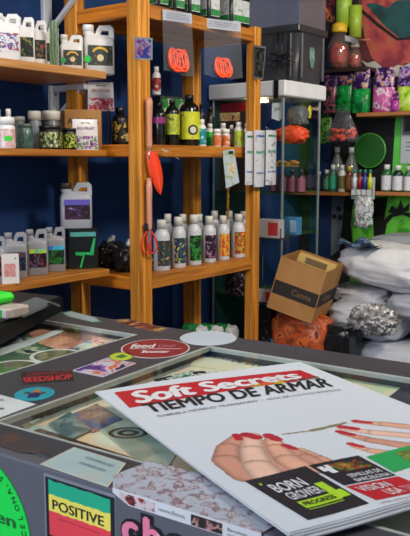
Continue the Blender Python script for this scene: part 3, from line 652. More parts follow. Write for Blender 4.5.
# ================================================================== GLASS CABINET
CU0, CU1, CV0, CV1 = 1.05, 1.43, .045, .485
CZ1 = SF.atu(285, 96, CU0).z
cab = thing('glass_cabinet', 'tall glass showcase with a white top, behind the right post of the pine unit', 'cabinet', SF, (CU0, CV0, 0))
W_, D_ = CU1 - CU0, CV1 - CV0
def cbox(n, m, a, b, bv=.002, label=None): return loc_box(n, m, cab, a, b, bv, label)
hsl = SF.atu(285, 80, CU0).z - CZ1
cbox('base', mat('#1c2426', .5), (0, 0, 0), (W_, D_, .20))
for x, y in ((0, 0), (W_ - .012, 0), (0, D_ - .012), (W_ - .012, D_ - .012)):
    cbox('corner_trim', mat('#9aa4a6', .3, .6), (x, y, .2), (x + .012, y + .012, CZ1 - .0005))
cbox('glass_pane', GLASS, (.003, .0125, .2), (.007, D_ - .0125, CZ1 - .0005), 0)
cbox('glass_pane', GLASS, (.0125, .003, .2), (W_ - .0125, .007, CZ1 - .0005), 0)
cbox('glass_pane', GLASS, (W_ - .008, .0125, .2), (W_ - .004, D_ - .0125, CZ1 - .0005), 0)
cbox('back_panel', mat('#14343c', .5), (.0125, D_ - .010, .2), (W_ - .0125, D_ - .002, CZ1 - .0005), 0)
CS = [SF.atu(290, 193, CU0).z, SF.atu(280, 236, CU0).z, SF.atu(280, 300, CU0).z]
for z in CS: cbox('glass_shelf', clear('green glass', '#a8d8b8', .06, .25, '#4f7a3a'), (.009, .009, z - .008), (W_ - .009, D_ - .013, z), 0)
cbox('top_panel', mat('#e2e4e8', .45, 0, .03), (-.02, -.02, CZ1), (W_ + .02, D_ + .01, CZ1 + hsl), .006)
cbox('lamp_bar', mat('#ffe8b8', .3, emit=9.0), (.03, .12, CZ1 - .022), (.05, D_ - .2, CZ1 - .008), .003)
tz = CZ1 + hsl
# black clip and yellow sticker
MB().box((-.024, .03, tz - CZ1 - .045 + CZ1), (.006, .028, .09), 0, .002).build('latch', BLACK, cab)
mb = MB(); c = SF.atv(310, 112, CV0 - .001)
mb.prism(arc(0, 0, .018, .033), 0, .001, fn=lambda x, y, z: (x + c.x - CU0, -.001 - z + .003, y + c.z)); mb.build('sticker', mat('#d8d020', .4), cab, label='yellow oval sticker on the cabinet pane')
# --- on top: crate with clear box
kc = SF.px((CU0, CV0, tz)); crate_h = SF.atu(297, 25, CU0 + .02).z - tz + .022
KX, KY = .30, .32
t = thing('storage_crate', 'black plastic storage crate with a lid on top of the glass cabinet', 'crate', SF, (CU0 + .07, CV0 - .04, tz + .0005))
k0 = KX
secs = [(0, KX * .42, KY * .42, 0, 10), (.01, KX * .43, KY * .43, 0, 10), (crate_h * .86, KX * .475, KY * .475, 0, 10)]
mb = MB().loft(secs, 48); mb.xf(Matrix.Translation((KX / 2, KY / 2, 0))); mb.build('tub', mat('#3a3b3f', .35, 0, 0), t)
MB().box((KX / 2, KY / 2, crate_h * .92), (KX, KY, crate_h * .13), 0, .006).build('rim', mat('#34363a', .35), t)
for x in (.16, .84): MB().box((-.002 + .008, KY * x, crate_h * .45), (.016, .014, crate_h * .78), 0, .003).build('rib', mat('#3a3c40', .35), t)
for x in (.14, .86): MB().box((KX * x, .008, crate_h * .45), (.014, .016, crate_h * .78), 0, .003).build('rib', mat('#4a4c50', .35), t)
vs, fs = curve_mesh([arc(0, 0, .026, .062)], .0005)
MB().add([(q.x + KX * .52, .0125 - q.z, q.y + crate_h * .48) for q in vs], fs).build('oval_label', blot([(0, '#5a8478'), (.5, '#86aca0'), (.6, '#3c5c54')], 40, 2), t)
mb = MB()
for (y0, z0, y1, z1) in ((.28, .88, .28, .2), (.36, .88, .36, .25), (.05, .45, .5, .5), (.12, .38, .45, .38), (.3, .5, .15, .3), (.1, .55, .35, .42), (.0, .3, .25, .42)):
    mb.tube([(-.002, KY * y0, crate_h * z0), (-.01, KY * (y0 + y1) / 2, crate_h * ((z0 + z1) / 2 - .03)), (-.002, KY * y1, crate_h * z1)], .0028, 6)
solo(mb, 'tangled_cable', BLACK, 'black cable tangled in front of the storage crate', 'cable', SF, (CU0 + .060, CV0 - .04, tz + .0005))
ch = .16
t = thing('clear_box', 'clear plastic box standing on the black storage crate', 'box', SF, (CU0 + .085, CV0 - .03, tz + .001 + crate_h * .985))
cx_, cy_ = KX - .03, KY - .02
film = clear('clear plastic', '#f8f8fa', .12, .16, '#9c9ea4', .10)
for n_, a, b in (('side', (0, 0, 0), (.003, cy_, ch)), ('side', (cx_ - .003, 0, 0), (cx_, cy_, ch)), ('side', (.0031, 0, 0), (cx_ - .0031, .003, ch)), ('side', (.0031, cy_ - .003, 0), (cx_ - .0031, cy_, ch)), ('bottom', (.0031, .0031, 0), (cx_ - .0031, cy_ - .0031, .003))):
    loc_box(n_, film, t, a, b, 0)
loc_box('lid', film, t, (-.004, -.004, ch), (cx_ + .004, cy_ + .004, ch + .012), .002)
# --- in the cabinet
p = SF.atu(277, 112, CU0 + .02)
t = thing('price_card', 'white rounded price card hanging inside the glass cabinet near its top', 'card', SF, (CU0 + .02, p.y, p.z))
MB().prism([(-.028, .045), (.028, .045), (.03, -.03), (.012, -.045), (-.03, -.03)], 0, .002, fn=lambda x, y, z: (-z, -x, y)).build('card', mat('#eef2f6', .5), t)
mb = MB(); text(mb, '204', lambda x, y: (-.0026, .016 - x, y + .005), .032, .018, .02); mb.build('lettering', mat('#5c8cb0'), t)
G10 = 'pink bottles on the cabinet shelf'
pk = mat('#8a4058', .35)
for i, px in enumerate((273.5, 283, 292, 301)):
    bottle('dark bottle with a dusty pink label on the cabinet shelf, ' + ('first', 'second', 'third', 'fourth')[i] + ' from the left', px, 192.5, 170, 8.5, CS[0], u=CU0 + .06, group=G10, body=mat('#241a20', .3), cap=mat('#20242a', .4), lab=mat('#7c4458' if i % 2 else '#6c3c50', .5), lz=(.05, .66), span=260)
p = SF.atu(292, 135, CU0 + .14)
t = thing('orange_bundle', 'orange plastic bundle hanging inside the glass cabinet', 'bundle', SF, tuple(p))
MB().blob((.045, .09, .045), (.8, .8), (0, 0, 0), .22, 4, 5).build('bundle', mat('#d8481c', .5, 0, .5, 40), t)
MB().tube([(0, 0, .03), (0, .004, .09), (0, 0, CZ1 - p.z - .001)], .0015, 6).build('cord', BLACK, t)
p = SF.atu(298, 116, CU0 + .2)
solo(MB().blob((.04, .05, .05), (.5, .5), (0, 0, 0), .2, 3, 2), 'grey_pouch', mat('#5c6064', .5), 'grey pouch hanging behind the orange bundle in the cabinet', 'pouch', SF, tuple(p))
p = SF.atu(285, 163, CU0 + .10)
mb = MB()
for i in range(7): mb.blob((.012, .022, .008), (.8, .8), ((i % 2) * .012, -.06 + .02 * i, .006 * math.sin(i * 2)), .3, 3, i)
mb.box((0, 0, -.016), (.05, .14, .006), 0, .002)
solo(mb, 'brass_trinkets', mat('#b08440', .35, .4), 'heap of brass-coloured trinkets on a small ledge inside the cabinet', 'trinkets', SF, tuple(p))
zc = CS[1] + .0002
def carton(name, label, px0, px1, ytop, z, u, m, d=.05, group=None, lab=None, cols=None, zb=None):
    a = SF.atu(px0, ytop, u); b = SF.atu(px1, ytop, u); h = a.z - z; w = abs(a.y - b.y); c = (u + d / 2, (a.y + b.y) / 2, z)
    t = thing(name, label, 'carton', SF, c, group)
    MB().box((0, 0, h / 2), (d, w, h), 0, .0015).build('box_body', m, t)
    if lab: MB().box((-d / 2 - .0006, -w * .22, h / 2), (.001, w * .46, h * .7)).build('printed_panel', lab, t)
    return t
carton('carton', 'blue carton on the second cabinet shelf', 284, 297, 217, zc, CU0 + .08, mat('#3c78a8', .5), lab=mat('#8ab0cc'))
carton('carton', 'small cream carton beside the blue one in the cabinet', 279, 283.5, 224, zc, CU0 + .10, mat('#a8a070', .5))

a = SF.atu(217, 104, CU0 + .06); b = SF.atu(246, 111, CU0 + .06); c_ = SF.atu(246, 121, CU0 + .06); z0 = CS[0] + .0002
t = thing('carton', 'tall dark brown carton with a red top band inside the glass cabinet', 'carton', SF, (CU0 + .06, (a.y + b.y) / 2, z0))
wy = abs(a.y - b.y)
MB().box((.05, 0, (a.z - z0) / 2), (.10, wy, a.z - z0), 0, .002).build('box_body', mat('#3a2a24', .5), t)
MB().box((-.0006, 0, (a.z + b.z) / 2 - z0), (.001, wy * .98, a.z - b.z)).build('top_band', mat('#b01c1c', .45), t)
MB().box((-.0006, .01, (b.z + c_.z) / 2 - z0), (.001, wy * .7, (b.z - c_.z) * .85)).build('printed_panel', blot([(0, '#d8a860'), (.5, '#f0d8a0'), (.6, '#8c4c2c')], 40, 2), t)  # yellowish colour stands in for the warm light on this carton
# --- small goods between post and cabinet (on a narrow stand)
zs = SF.atu(268, 238, .93).z
st = thing('display_stand', 'narrow dark wire display stand between the right post and the cabinet', 'stand', SF, (.93, .0, 0))
a = SF.atu(257, 238, .93); b = SF.atu(280, 238, .93)
yl, yr = a.y, b.y
for z, n_ in ((zs, 'tray'), (SF.atu(268, 303, .93).z, 'tray'), (.25, 'tray')):
    MB().box((.03, (yl + yr) / 2, z - .004), (.07, abs(yl - yr) + .02, .006), 0, .001).build('tray', mat('#24262a', .4), st)
for x in (-.004, .064):
    for y in (yl + .006, yr - .006): MB().tube([(x, y, 0), (x, y, zs + .05)], .003, 6).build('upright', mat('#2c2e32', .4, .5), st)
z1 = SF.atu(268, 303, .93).z
redm = mat('#b02c34', .45)
carton('carton', 'white carton with a red end, upper of the two beside the cabinet', 258, 279, 219, zs, .932, mat('#a8a0a0', .5), .05, 'small cartons beside the cabinet', redm)
carton('carton', 'red and white carton, lower of the two beside the cabinet', 257.5, 275, 289, z1, .932, mat('#c0b4b0', .5), .05, 'small cartons beside the cabinet', redm)
carton('carton', 'tall black carton with faint white print under the red and white one', 255, 271, 306, .2532, .932, mat('#101014', .4), .055, 'dark cartons beside the cabinet', blot([(0, '#101014'), (.6, '#6c6c72')], 50, 4))
p = SF.atu(270, 262, .96)

# ================================================================== RIGHT WALL: mural, shelves, goods
WX = WALLU - .001
def wallpoly(name, label, cat, pts, m, th=.004, u=WX, stru=False, parent=None, org=None):
    q = [SF.atu(x, y, u) for x, y in pts]; c = org or (sum(q, Vector()) / len(q))
    mb = MB(); vs, fs = curve_mesh([[(p_.y - c.y, p_.z - c.z) for p_ in q]], th / 2)
    mb.add([(-v_.z - th / 2, v_.x, v_.y) for v_ in vs], fs)
    if parent is not None: return mb.build(name, m, parent, (u - c.x, 0, 0)), c
    return solo(mb, name, m, label, cat, SF, (u, c.y, c.z)), c
# mural panel
cc = SF.atu(400, 40, WX)
mt = thing('wall_mural', 'dark red painted mural with teal lips and pale petals high on the right wall', 'mural', SF, (WX, cc.y, cc.z))
def mural(name, pts, m, lift, th=.0012):
    q = [SF.atu(x, y, WX) for x, y in pts]; vs, fs = curve_mesh([[(p_.y - cc.y, p_.z - cc.z) for p_ in q]], th / 2)
    MB().add([(-v_.z - th / 2 - lift, v_.x, v_.y) for v_ in vs], fs).build(name, m, mt)
mural('panel', [(345, -30), (470, -30), (470, 78), (345, 76)], blot([(0, '#1c1218'), (.45, '#3c1a20'), (.6, '#5c2a2c')], 6, 2, .8, interp='LINEAR'), 0)
mural('painted_shape', [(364, -10), (470, -20), (470, 62), (405, 63), (395, 72), (385, 69), (372, 58), (366, 42), (362, 25), (361, 10)], blot([(0, '#743020'), (.38, '#842c38'), (.48, '#b04a44'), (.54, '#a86040'), (.66, '#8c2c38')], 5, 6, .8, interp='LINEAR'), .0014)
mural('painted_shape', [(366, 4), (375, 3), (388, 8), (396, 1), (404, 0), (430, 3), (430, 30), (410, 37), (400, 38), (386, 27), (375, 15)], blot([(0, '#12383a'), (.5, '#1c4c4c'), (.7, '#0e2c30')], 9, 3, .8, interp='LINEAR'), .0028)
mural('painted_line', [(361, 8), (380, 24), (398, 38), (412, 37), (412, 39.5), (397, 40.5), (378, 27), (361, 12)], mat('#1a0a0c', .8), .0029)
for i, pts in enumerate(([(361, 60), (368, 63), (375, 61), (381, 66), (386, 72), (382, 75), (372, 72)], [(389, 75), (392, 68), (398, 65), (404, 66), (410, 63), (415, 76), (400, 77)])):
    mural('painted_petal', pts, mat('#b4b0a8', .8, var=.15), .0030)
mural('painted_shape', [(345, -20), (358, -12), (361, 40), (352, 50), (345, 50)], mat('#141014', .8), .0016)
# green painted panels lower on the wall
gp = thing('painted_panel', 'bright green painted wall panel with black plant silhouettes above the sacks', 'painted panel', SF, (WX, 0, 0))
def gpoly(name, pts, m, lift, th=.0012, u=WX):
    q = [SF.atu(x, y, WX) for x, y in pts]; vs, fs = curve_mesh([[(p_.y, p_.z) for p_ in q]], th / 2)
    MB().add([(-v_.z - th / 2 - lift, v_.x, v_.y) for v_ in vs], fs).build(name, m, gp)
gpoly('green_field', [(350, 113), (470, 113), (470, 290), (350, 290)], blot([(0, '#3a8a1c'), (.45, '#4fae28'), (.7, '#62bf38')], 14, 2, .75, 'w', 'LINEAR'), 0)
gpoly('black_trunk', [(373, 197), (388, 197), (385, 215), (381, 250), (377, 262), (374, 240)], mat('#0c0f0c', .8), .0014)
gpoly('black_arch', [(381, 232), (384, 220), (390, 214), (400, 211), (415, 214), (420, 222), (414, 219), (403, 215), (393, 217), (387, 224), (384, 240)], mat('#0c0f0c', .8), .0016)
gpoly('black_leaf', [(388, 213), (392, 205), (397, 209), (401, 200), (404, 208), (410, 203), (409, 211), (400, 213)], mat('#0c0f0c', .8), .0018)
gpoly('black_field', [(350, 113), (396, 113), (393, 175), (390, 196), (350, 196)], mat('#0f0d10', .8), .0013)
gpoly('black_trunk', [(344, 196), (354, 196), (351, 225), (354, 250), (340, 256), (338, 235)], mat('#0b0d0c', .8), .0016)
gpoly('pale_strip', [(396, 112), (402, 112), (398, 165), (392, 180)], mat('#5cc850', .7), .002)
bp_, c_ = wallpoly('patterned_panel', 'narrow grey wall panel with three dark round spots beside the green wall', 'panel', [(332, 196), (345, 196), (340, 250), (331, 256)], mat('#6c7078', .7, var=.2), .004)
gs = bpy.data.objects[bp_.name]
for x, y, r_ in ((339, 209, .016), (334.5, 216.5, .014), (340.5, 217.5, .017)):
    q_ = SF.atu(x, y, WX); MB().prism(arc(q_.y - c_.y, q_.z - c_.z, r_, r_), .004, .005, fn=lambda a, b, z: (-z, a, b)).build('round_spot', mat('#15181c'), gs)
wallpoly('painted_panel', 'dark blue painted strip of wall in the corner right of the cabinet', 'painted panel', [(309, 60), (331, 60), (331, 262), (309, 262)], mat('#0e2c58', .6, 0, .2, 20), .002)
# green round dish
q_ = SF.atu(370.5, 150.5, WX - .02)
t = thing('green_dish', 'round green dish hanging on the black wall below the pouches', 'dish', SF, tuple(q_))
rr = 17 * q_ .length * 0 + 17 * SF.px(q_)
M_ = Matrix.Rotation(-PI / 2, 4, 'Y')
MB().lathe([(0, 0), (rr * .86, 0), (rr, .014), (rr * .97, .016), (rr * .84, .005), (0, .005)], n=40).xf(M_).build('plate', blot([(0, '#58d02c'), (.5, '#78e048'), (.7, '#9cec74')], 14, 3, .35, interp='LINEAR'), t)
MB().lathe([(rr * .95, .0165), (rr * 1.03, .013), (rr * 1.05, .006), (rr * 1.0, .002)], n=40).xf(M_).build('rim', mat('#1c5a1c', .4), t)
# grey device and white sheet at right edge
t = thing('wall_device', 'grey framed device on a white backing sheet at the right picture edge', 'device', SF, (WX - .004, SF.atu(408, 120, WX).y, SF.atu(408, 120, WX).z))
k = SF.px((WX, -.3, 1.5)); 
MB().box((-.002, -5 * k, -18 * k), (.003, 22 * k, 50 * k)).build('backing_sheet', mat('#b4bcc0', .6), t)
MB().box((-.016, -7 * k, -5 * k), (.02, 21 * k, 18 * k), 0, .003).build('housing', mat('#54585e', .4), t)
MB().box((-.027, -7 * k, -5 * k), (.002, 16 * k, 13 * k)).build('screen', mat('#20262a', .2), t)
mb = MB()
for i in range(3): mb.box((-.004, -5 * k, (-22 - 4 * i) * k), (.001, 12 * k, 1 * k))
mb.build('printed_lines', mat('#6c7478'), t)

SHU = 1.80
def wshelf(label, pxl, v1, z, m):
    a = SF.atu(pxl, 160, SHU).y
    solo(MB().box(((WALLU - .006 - SHU) / 2, (a + v1) / 2, -.011), (WALLU - .006 - SHU, abs(a - v1), .022), 0, .002), 'wall_shelf', m, label, 'shelf', SF, (SHU, 0, z), 'wooden shelves on the right wall')
ZP = SF.atu(380, 112, SHU).z; ZR = SF.atu(395, 192, SHU).z; ZQ = SF.atu(335, 192, SHU).z
WS2 = wood('#7c4c20', '#a86c38', 1)
wshelf('brown wooden shelf holding the purple and green pouches', 355, -.75, ZP, WS2)
wshelf('brown wooden shelf holding white-label bottles at the right edge', 374, -.75, ZR, WS2)
wshelf('brown wooden shelf holding small bottles, running behind the cabinet', 353.5, WALLV - .01, ZQ, WS2)
# extra narrow shelf left of the pouch shelf so the first pouches hang on pegs
G11 = 'purple-topped pouches on the right wall'
def mylar(label, px, ybot, w, h, cols, seed, z, u, top='#4a2a6a'):
    p = SF.atu(px, ybot, u); k = SF.px(p); w *= k; h *= k
    t = thing('pouch', label, 'pouch', SF, (p.x, p.y, z), G11)
    secs = [(0, .032, w * .42, 0, 3), (.02 * h, .036, w * .47, 0, 3), (.3 * h, .036, w * .5, 0, 2.5), (.55 * h, .03, w * .49, 0, 2.5)]
    MB().loft(secs, 32).build('pouch_body', blot(cols, 22, seed, .25, bump=.5), t)
    secs = [(.55 * h, .031, w * .495, 0, 2.5), (.62 * h, .030, w * .50, 0, 2.5), (.8 * h, .02, w * .47, 0, 2.5), (.95 * h, .004, w * .44, 0, 2.5), (h, .002, w * .44, 0, 2.5)]
    MB().loft(secs, 32).build('pouch_top', blot([(0, '#2c1840'), (.45, top), (.55, '#b890b0'), (.62, '#c8a040'), (.7, '#3a1c50')], 35, seed, .3), t)
grn = [(0, '#0a5a28'), (.42, '#148a3c'), (.6, '#3cb060'), (.66, '#0c4c22')]
mylar('green pouch with a purple top, left end of the wooden pouch shelf', 361, 111.5, 18.5, 42, grn, 1, ZP + .0005, SHU + .045)
mylar('pink and white pouch with a purple top, middle of the pouch shelf', 383.5, 112, 22.5, 43, [(0, '#b8488c'), (.45, '#c860a0'), (.55, '#d8c4cc'), (.66, '#8c2868')], 2, ZP + .0005, SHU + .045)
mylar('lime pouch with a violet top at the right picture edge', 407, 112.5, 21, 43, [(0, '#7aa82a'), (.5, '#a8cc3c'), (.65, '#c8d878')], 3, ZP + .0005, SHU + .045, '#7c5ca8')
mylar('small magenta pouch wedged between the pink and lime pouches', 396, 112, 9, 20, [(0, '#8a2a84'), (.5, '#a83c9c'), (.7, '#6a1c64')], 4, ZP + .0005, SHU + .028, '#8a2a84')
G12 = 'pouches hanging left of the pouch shelf'
def hang(label, px, y0, y1, w, cols, seed, u, name='hanging_pouch', cat='pouch', group=G12, top=True):
    a = SF.atu(px, y0, u); k = SF.px(a); w *= k; h = (y1 - y0) * k
    t = thing(name, label, cat, SF, (a.x, a.y, a.z), group)
    secs = [(-h, .02, w * .42, 0, 3), (-.94 * h, .034, w * .5, 0, 3), (-.5 * h, .03, w * .5, 0, 2.5), (-.2 * h, .012, w * .46, 0, 2.5), (0, .002, w * .44, 0, 2.5)]
    MB().loft(secs, 32).build('pouch_body', blot(cols, 25, seed, .25, bump=.5), t)
    if top: MB().loft([(-.36 * h, .027, w * .505, 0, 2.5), (-.2 * h, .0135, w * .47, 0, 2.5), (.002, .003, w * .45, 0, 2.5)], 32).build('pouch_top', blot([(0, '#2c1840'), (.45, '#4a2a6a'), (.55, '#a87c60'), (.66, '#3a1c50')], 30, seed), t)
    MB().tube([(0, 0, -.004), (0, 0, .012), (WX - .01 - a.x, 0, .012)], .002, 6).build('peg', STEEL, t)
    return t
hang('green pouch with a purple top hanging just left of the pouch shelf', 346, 70, 111, 18, grn, 5, SHU + .06)
hang('dark pouch with pink leaves hanging left of the green ones', 331, 72, 112, 15, [(0, '#1c2a1c'), (.5, '#8c3c5c'), (.58, '#244a24'), (.66, '#b06a84')], 6, SHU + .05)
hang('leafy green pouch hanging beside the cabinet top', 326, 112, 143, 15, [(0, '#2c5a1c'), (.5, '#5a8c34'), (.6, '#1c3a14'), (.68, '#8ab060')], 7, SHU + .08, top=False)
# clear bag of orange pieces
a = SF.atu(343, 108, SHU + .01); k = SF.px(a)
t = thing('hanging_bag', 'clear bag of orange pieces hanging under the green pouches', 'hanging bag', SF, tuple(a), None)
hh = 33 * k
MB().loft([(-hh, .03, 15 * k, 0, 3), (-.93 * hh, .045, 18 * k, 0, 3), (-.6 * hh, .035, 15 * k, 0, 2.4), (-.25 * hh, .015, 9 * k, 0, 2.2), (0, .004, 6 * k, 0, 2)], 30).build('clear_film', PLAST, t)
MB().tube([(0, 0, -.01), (0, 0, .02), (WX - .01 - a.x, 0, .02)], .002, 6).build('peg', STEEL, t)
mb = MB(); random.seed(4)
for i in range(26): mb.blob((.014, .018, .012), (.8, .8), (random.uniform(-.018, .018), random.uniform(-14, 14) * k, random.uniform(-.92, -.62) * hh), .3, 3, i, 10, 8)
solo(mb, 'orange_pieces', mat('#d8401c', .45), 'loose orange-red plastic pieces filling the clear hanging bag', 'plastic pieces', SF, tuple(a), None, kind='stuff')
# jars with yellow lid (sweets) and green tubes above
JU = SHU + .05
zj = SF.atu(339, 69, JU).z
solo(MB().box((.05, 0, -.011), (.17, .34, .022), 0, .002), 'wall_shelf', mat('#2a1c18', .6), 'short dark shelf under the yellow-capped sweet jar', 'shelf', SF, (JU - .0, SF.atu(342, 69, JU).y, zj), 'wooden shelves on the right wall')
def sweetjar(label, px, yb, yt, w, u, capm, z):
    p = SF.atu(px, yb, u); k = SF.px(p); r = w * k / 2; h = (yb - yt) * k
    t = thing('sweet_jar', label, 'jar', SF, (p.x, p.y, z), 'clear jars with red contents')
    MB().lathe([(r * .8, 0), (r, .08 * h), (r * .98, .5 * h), (r * .6, .74 * h), (r * .45, .78 * h), (r * .45, .82 * h)], n=24).build('jar_body', clear('jar', '#e8dcd8', .08, .12, '#c0b0a8', .08), t)
    MB().lathe([(r * .62, .79 * h), (r * .66, .82 * h), (r * .62, .95 * h), (r * .4, h)], n=24).build('cap', capm, t)
    MB().blob((r * .78, r * .78, h * .26), (.8, .9), (0, 0, h * .30), .2, 3, 3, 24, 16).build('contents', blot([(0, '#c8281c'), (.5, '#d83a24'), (.6, '#c8a03c'), (.68, '#7a8a3c')], 30, 2), t)
sweetjar('clear jar with a yellow cap and red contents below the green rolls', 338.5, 69, 25, 23, JU + .03, mat('#d8b020', .4), zj + .0003)
sweetjar('smaller clear jar with a pale cap, right of the yellow-capped jar', 354.5, 68, 43, 13, JU + .045, mat('#a89c90', .4), zj + .0003)
for i, (px, y1, yt, w, s_) in enumerate(((343.5, 28, -12, 15, 'taller, left one'), (355, 38, 8, 12, 'shorter, right one'))):
    p = SF.atu(px, y1, JU + .10); k = SF.px(p); h = (y1 - yt) * k; r = w * k / 2
    t = thing('green_roll', 'yellow-green plastic roll leaning high on the right wall, ' + s_, 'roll', SF, (p.x, p.y, p.z), 'yellow-green rolls')
    MB().lathe([(r * .5, 0), (r, 0), (r, h), (r * .5, h), (r * .5, h - .01)], n=24).build('roll', blot([(0, '#8aa82c'), (.5, '#9ab83a'), (.7, '#7c9a24')], 12, i, .4, interp='LINEAR'), t)
    MB().box((r + (WX - p.x - r) / 2 - .002, 0, .03), (WX - p.x - r - .004, .02, .01), 0, .001).build('wall_peg', BLACK, t)
p = SF.atu(352, 38, JU)
t = thing('hang_tag', 'crumpled white tag with a wooden stick beside the yellow-green rolls', 'tag', SF, tuple(p))
MB().sheet(lambda a, b: (.0 + .01 * math.sin(4 * a), (.5 - a) * .09, .02 - .03 * a - b * .03), 8, 4).build('tag_paper', mat('#a8a4a8', .6), t)
MB().tube([(0, -.03, -.012), (0, -.11, -.022)], .006, 8).build('stick', mat('#a0664c', .6), t)
MB().tube([(0, -.0, -.01), (WX - p.x - .006, 0, -.01)], .002, 6).build('peg', STEEL, t)
# posters / red sign up left of rolls
wallpoly('poster', 'dark poster with red and orange print behind the yellow-green rolls', 'poster', [(323, -5), (335, -5), (335, 24), (323, 20)], blot([(0, '#1a1214'), (.5, '#8a2018'), (.58, '#c87a2c'), (.66, '#1a1416')], 18, 3), .003)

# bottles on the shelf behind the cabinet (right part in view)
G13 = 'small bottles on the shelf right of the cabinet'
for i, (px, yt, w, body, cap, lb, s_) in enumerate((
    (318, 172, 8, '#20262a', '#c8c8c8', '#3a2a5c', 'dark bottle with a violet label beside the cabinet edge'),
    (326.5, 170, 8, '#20342c', '#b8c0b8', '#3c7a54', 'dark green bottle with a pale cap, second right of the cabinet'),
    (332.5, 165, 8, '#2c5a4c', '#c8ccc8', '#1f8a6a', 'teal-green bottle with a white cap, third right of the cabinet'),
    (341.5, 165, 8, '#b8bcb0', '#c8ccc8', '#5c5a2c', 'clear bottle with an olive label, fourth right of the cabinet'),
    (349, 166, 7, '#5a2018', '#c8a830', '#8a5a28', 'brown bottle with a yellow cap at the end of the left wall shelf'))):
    bottle(s_, px, 191.5, yt, w, ZQ, u=SHU + .04, group=G13, body=mat(body, .3), cap=mat(cap, .4), lab=mat(lb, .4, var=.3), span=240)
for i, (px, s_) in enumerate(((336.5, 'left'), (350.5, 'right'))):
    bottle('clear plastic bottle, ' + s_ + ' one of the pair behind the small bottles', px, 190.5, 147, 14, ZQ, u=SHU + .13, group='pair of clear bottles on the right wall', style='clear', body=clear('pet', '#ccd4d0', .12, .35, '#8c9490', .1), cap=mat('#c8ccc8', .4))
# hanging blister pack in the gap
a = SF.atu(363.5, 172, SHU - .02); k = SF.px(a)
t = thing('blister_pack', 'clear hanging pack of small coloured bottles over a white card between the two wall shelves', 'pack', SF, tuple(a))
MB().box((0, 0, -16 * k), (.012, 25 * k, 22 * k), 0, .003).build('upper_card', mat('#9aa4a8', .5), t)
for j, (dy, cc_) in enumerate(((8, '#c8ccd0'), (2.5, '#8a1c2c'), (-3, '#2c3a8c'), (-8.5, '#b8c02c'))):
    MB().lathe([(2.6 * k, -17 * k), (2.6 * k, -7 * k), (1.2 * k, -5 * k), (1.2 * k, -1 * k)], (-.014, dy * k, 0), 12).build('mini_bottle', mat(cc_, .35), t)
    MB().box((-.026, dy * k, -20 * k), (.002, 4.6 * k, 5.5 * k)).build('mini_label', mat('#c4c8c8', .5), t)
for j in range(4): MB().lathe([(1.5 * k, 0), (1.5 * k, 3.5 * k)], (-.014, (8 - 5.5 * j) * k, -1 * k), 10).build('mini_cap', mat('#2c7a5c', .4), t)
MB().tube([(.0, 0, -.006), (WX - a.x - .004, 0, -.006)], .0025, 6).build('peg', STEEL, t)
a = SF.atu(364, 195, SHU - .035)
t = thing('foil_pack', 'crinkled silver and white pack hanging over the green wall', 'pack', SF, tuple(a))
MB().blob((.014, 10 * k, 16 * k), (.6, .6), (0, 0, -16 * k), .3, 3, 2).build('pack_body', blot([(0, '#b8b4b4'), (.42, '#cfcfd2'), (.52, '#3c7a74'), (.58, '#c8b8a0'), (.65, '#4c4a50')], 30, 3, .25, bump=.6), t)
MB().tube([(0, 0, -.004), (.0, 0, .012), (WX - a.x - .004, 0, .012)], .002, 6).build('peg', STEEL, t)
# right shelf: white label bottles
G14 = 'white-label bottles on the right wall shelf'
for i, (px, yt, w, cap, s_) in enumerate(((386.3, 165, 10.5, '#d0d4d0', 'first, with a white cap over a green neck'), (397.5, 165.5, 10.5, '#d0d4d0', 'second, with a black shoulder'), (407.5, 166, 8, '#a8b0a8', 'third, cut by the picture edge'))):
    bottle('white-label bottle on the lower right shelf, ' + s_, px, 191.5, yt, w, ZR, u=SHU + .045, group=G14, body=mat(('#1c5a2c', '#10281c', '#2c5a38')[i], .3), cap=mat(cap, .4), lab=blot([(0, '#c4c4c8'), (.6, '#b4b4ba'), (.68, '#7c7c88')], 70, i), lz=(.06, .6), span=280)
solo(MB().box((0, 0, .045), (.03, .16, .09), 0, .004), 'green_carton', mat('#1f8a2c', .4), 'bright green carton behind the white-label bottles', 'carton', SF, (SHU + .12, SF.atu(401, 160, SHU + .12).y, ZR + .0003))

# ================================================================== SACKS, BOX
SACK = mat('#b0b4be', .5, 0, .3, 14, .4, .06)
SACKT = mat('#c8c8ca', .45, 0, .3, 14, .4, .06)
def sack(label, x0, x1, y0, y1, u, hd, seed, m, amp=.07, e=(.62, .5), fo=None, rot=0):
    a = SF.atu(x0, y0, u); b = SF.atu(x1, y1, u); hv, hz = abs(a.y - b.y) / 2, (a.z - b.z) / 2
    c = (u + hd * .6, (a.y + b.y) / 2, (a.z + b.z) / 2)
    mb = MB().blob((hd, hv, hz), e, (0, 0, 0), amp, 3.2, seed, 64, 40)
    return solo(mb, 'sack', m, label, 'sack', SF, c, 'pale plastic sacks piled by the right wall', rot=Matrix.Rotation(R(rot), 3, 'X'))
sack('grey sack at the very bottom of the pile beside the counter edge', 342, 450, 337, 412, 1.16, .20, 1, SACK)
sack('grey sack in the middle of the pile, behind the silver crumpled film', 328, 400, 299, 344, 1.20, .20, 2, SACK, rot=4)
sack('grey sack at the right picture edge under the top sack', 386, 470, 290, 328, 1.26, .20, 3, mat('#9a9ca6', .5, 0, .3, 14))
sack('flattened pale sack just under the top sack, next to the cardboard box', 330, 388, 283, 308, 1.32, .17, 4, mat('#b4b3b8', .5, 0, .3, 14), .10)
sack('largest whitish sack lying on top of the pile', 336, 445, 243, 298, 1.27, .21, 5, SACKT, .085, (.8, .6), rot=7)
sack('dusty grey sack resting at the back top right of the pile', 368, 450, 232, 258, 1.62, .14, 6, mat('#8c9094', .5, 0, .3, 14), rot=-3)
p = SF.atu(378, 318, 1.07)
mb = MB()
random.seed(8)
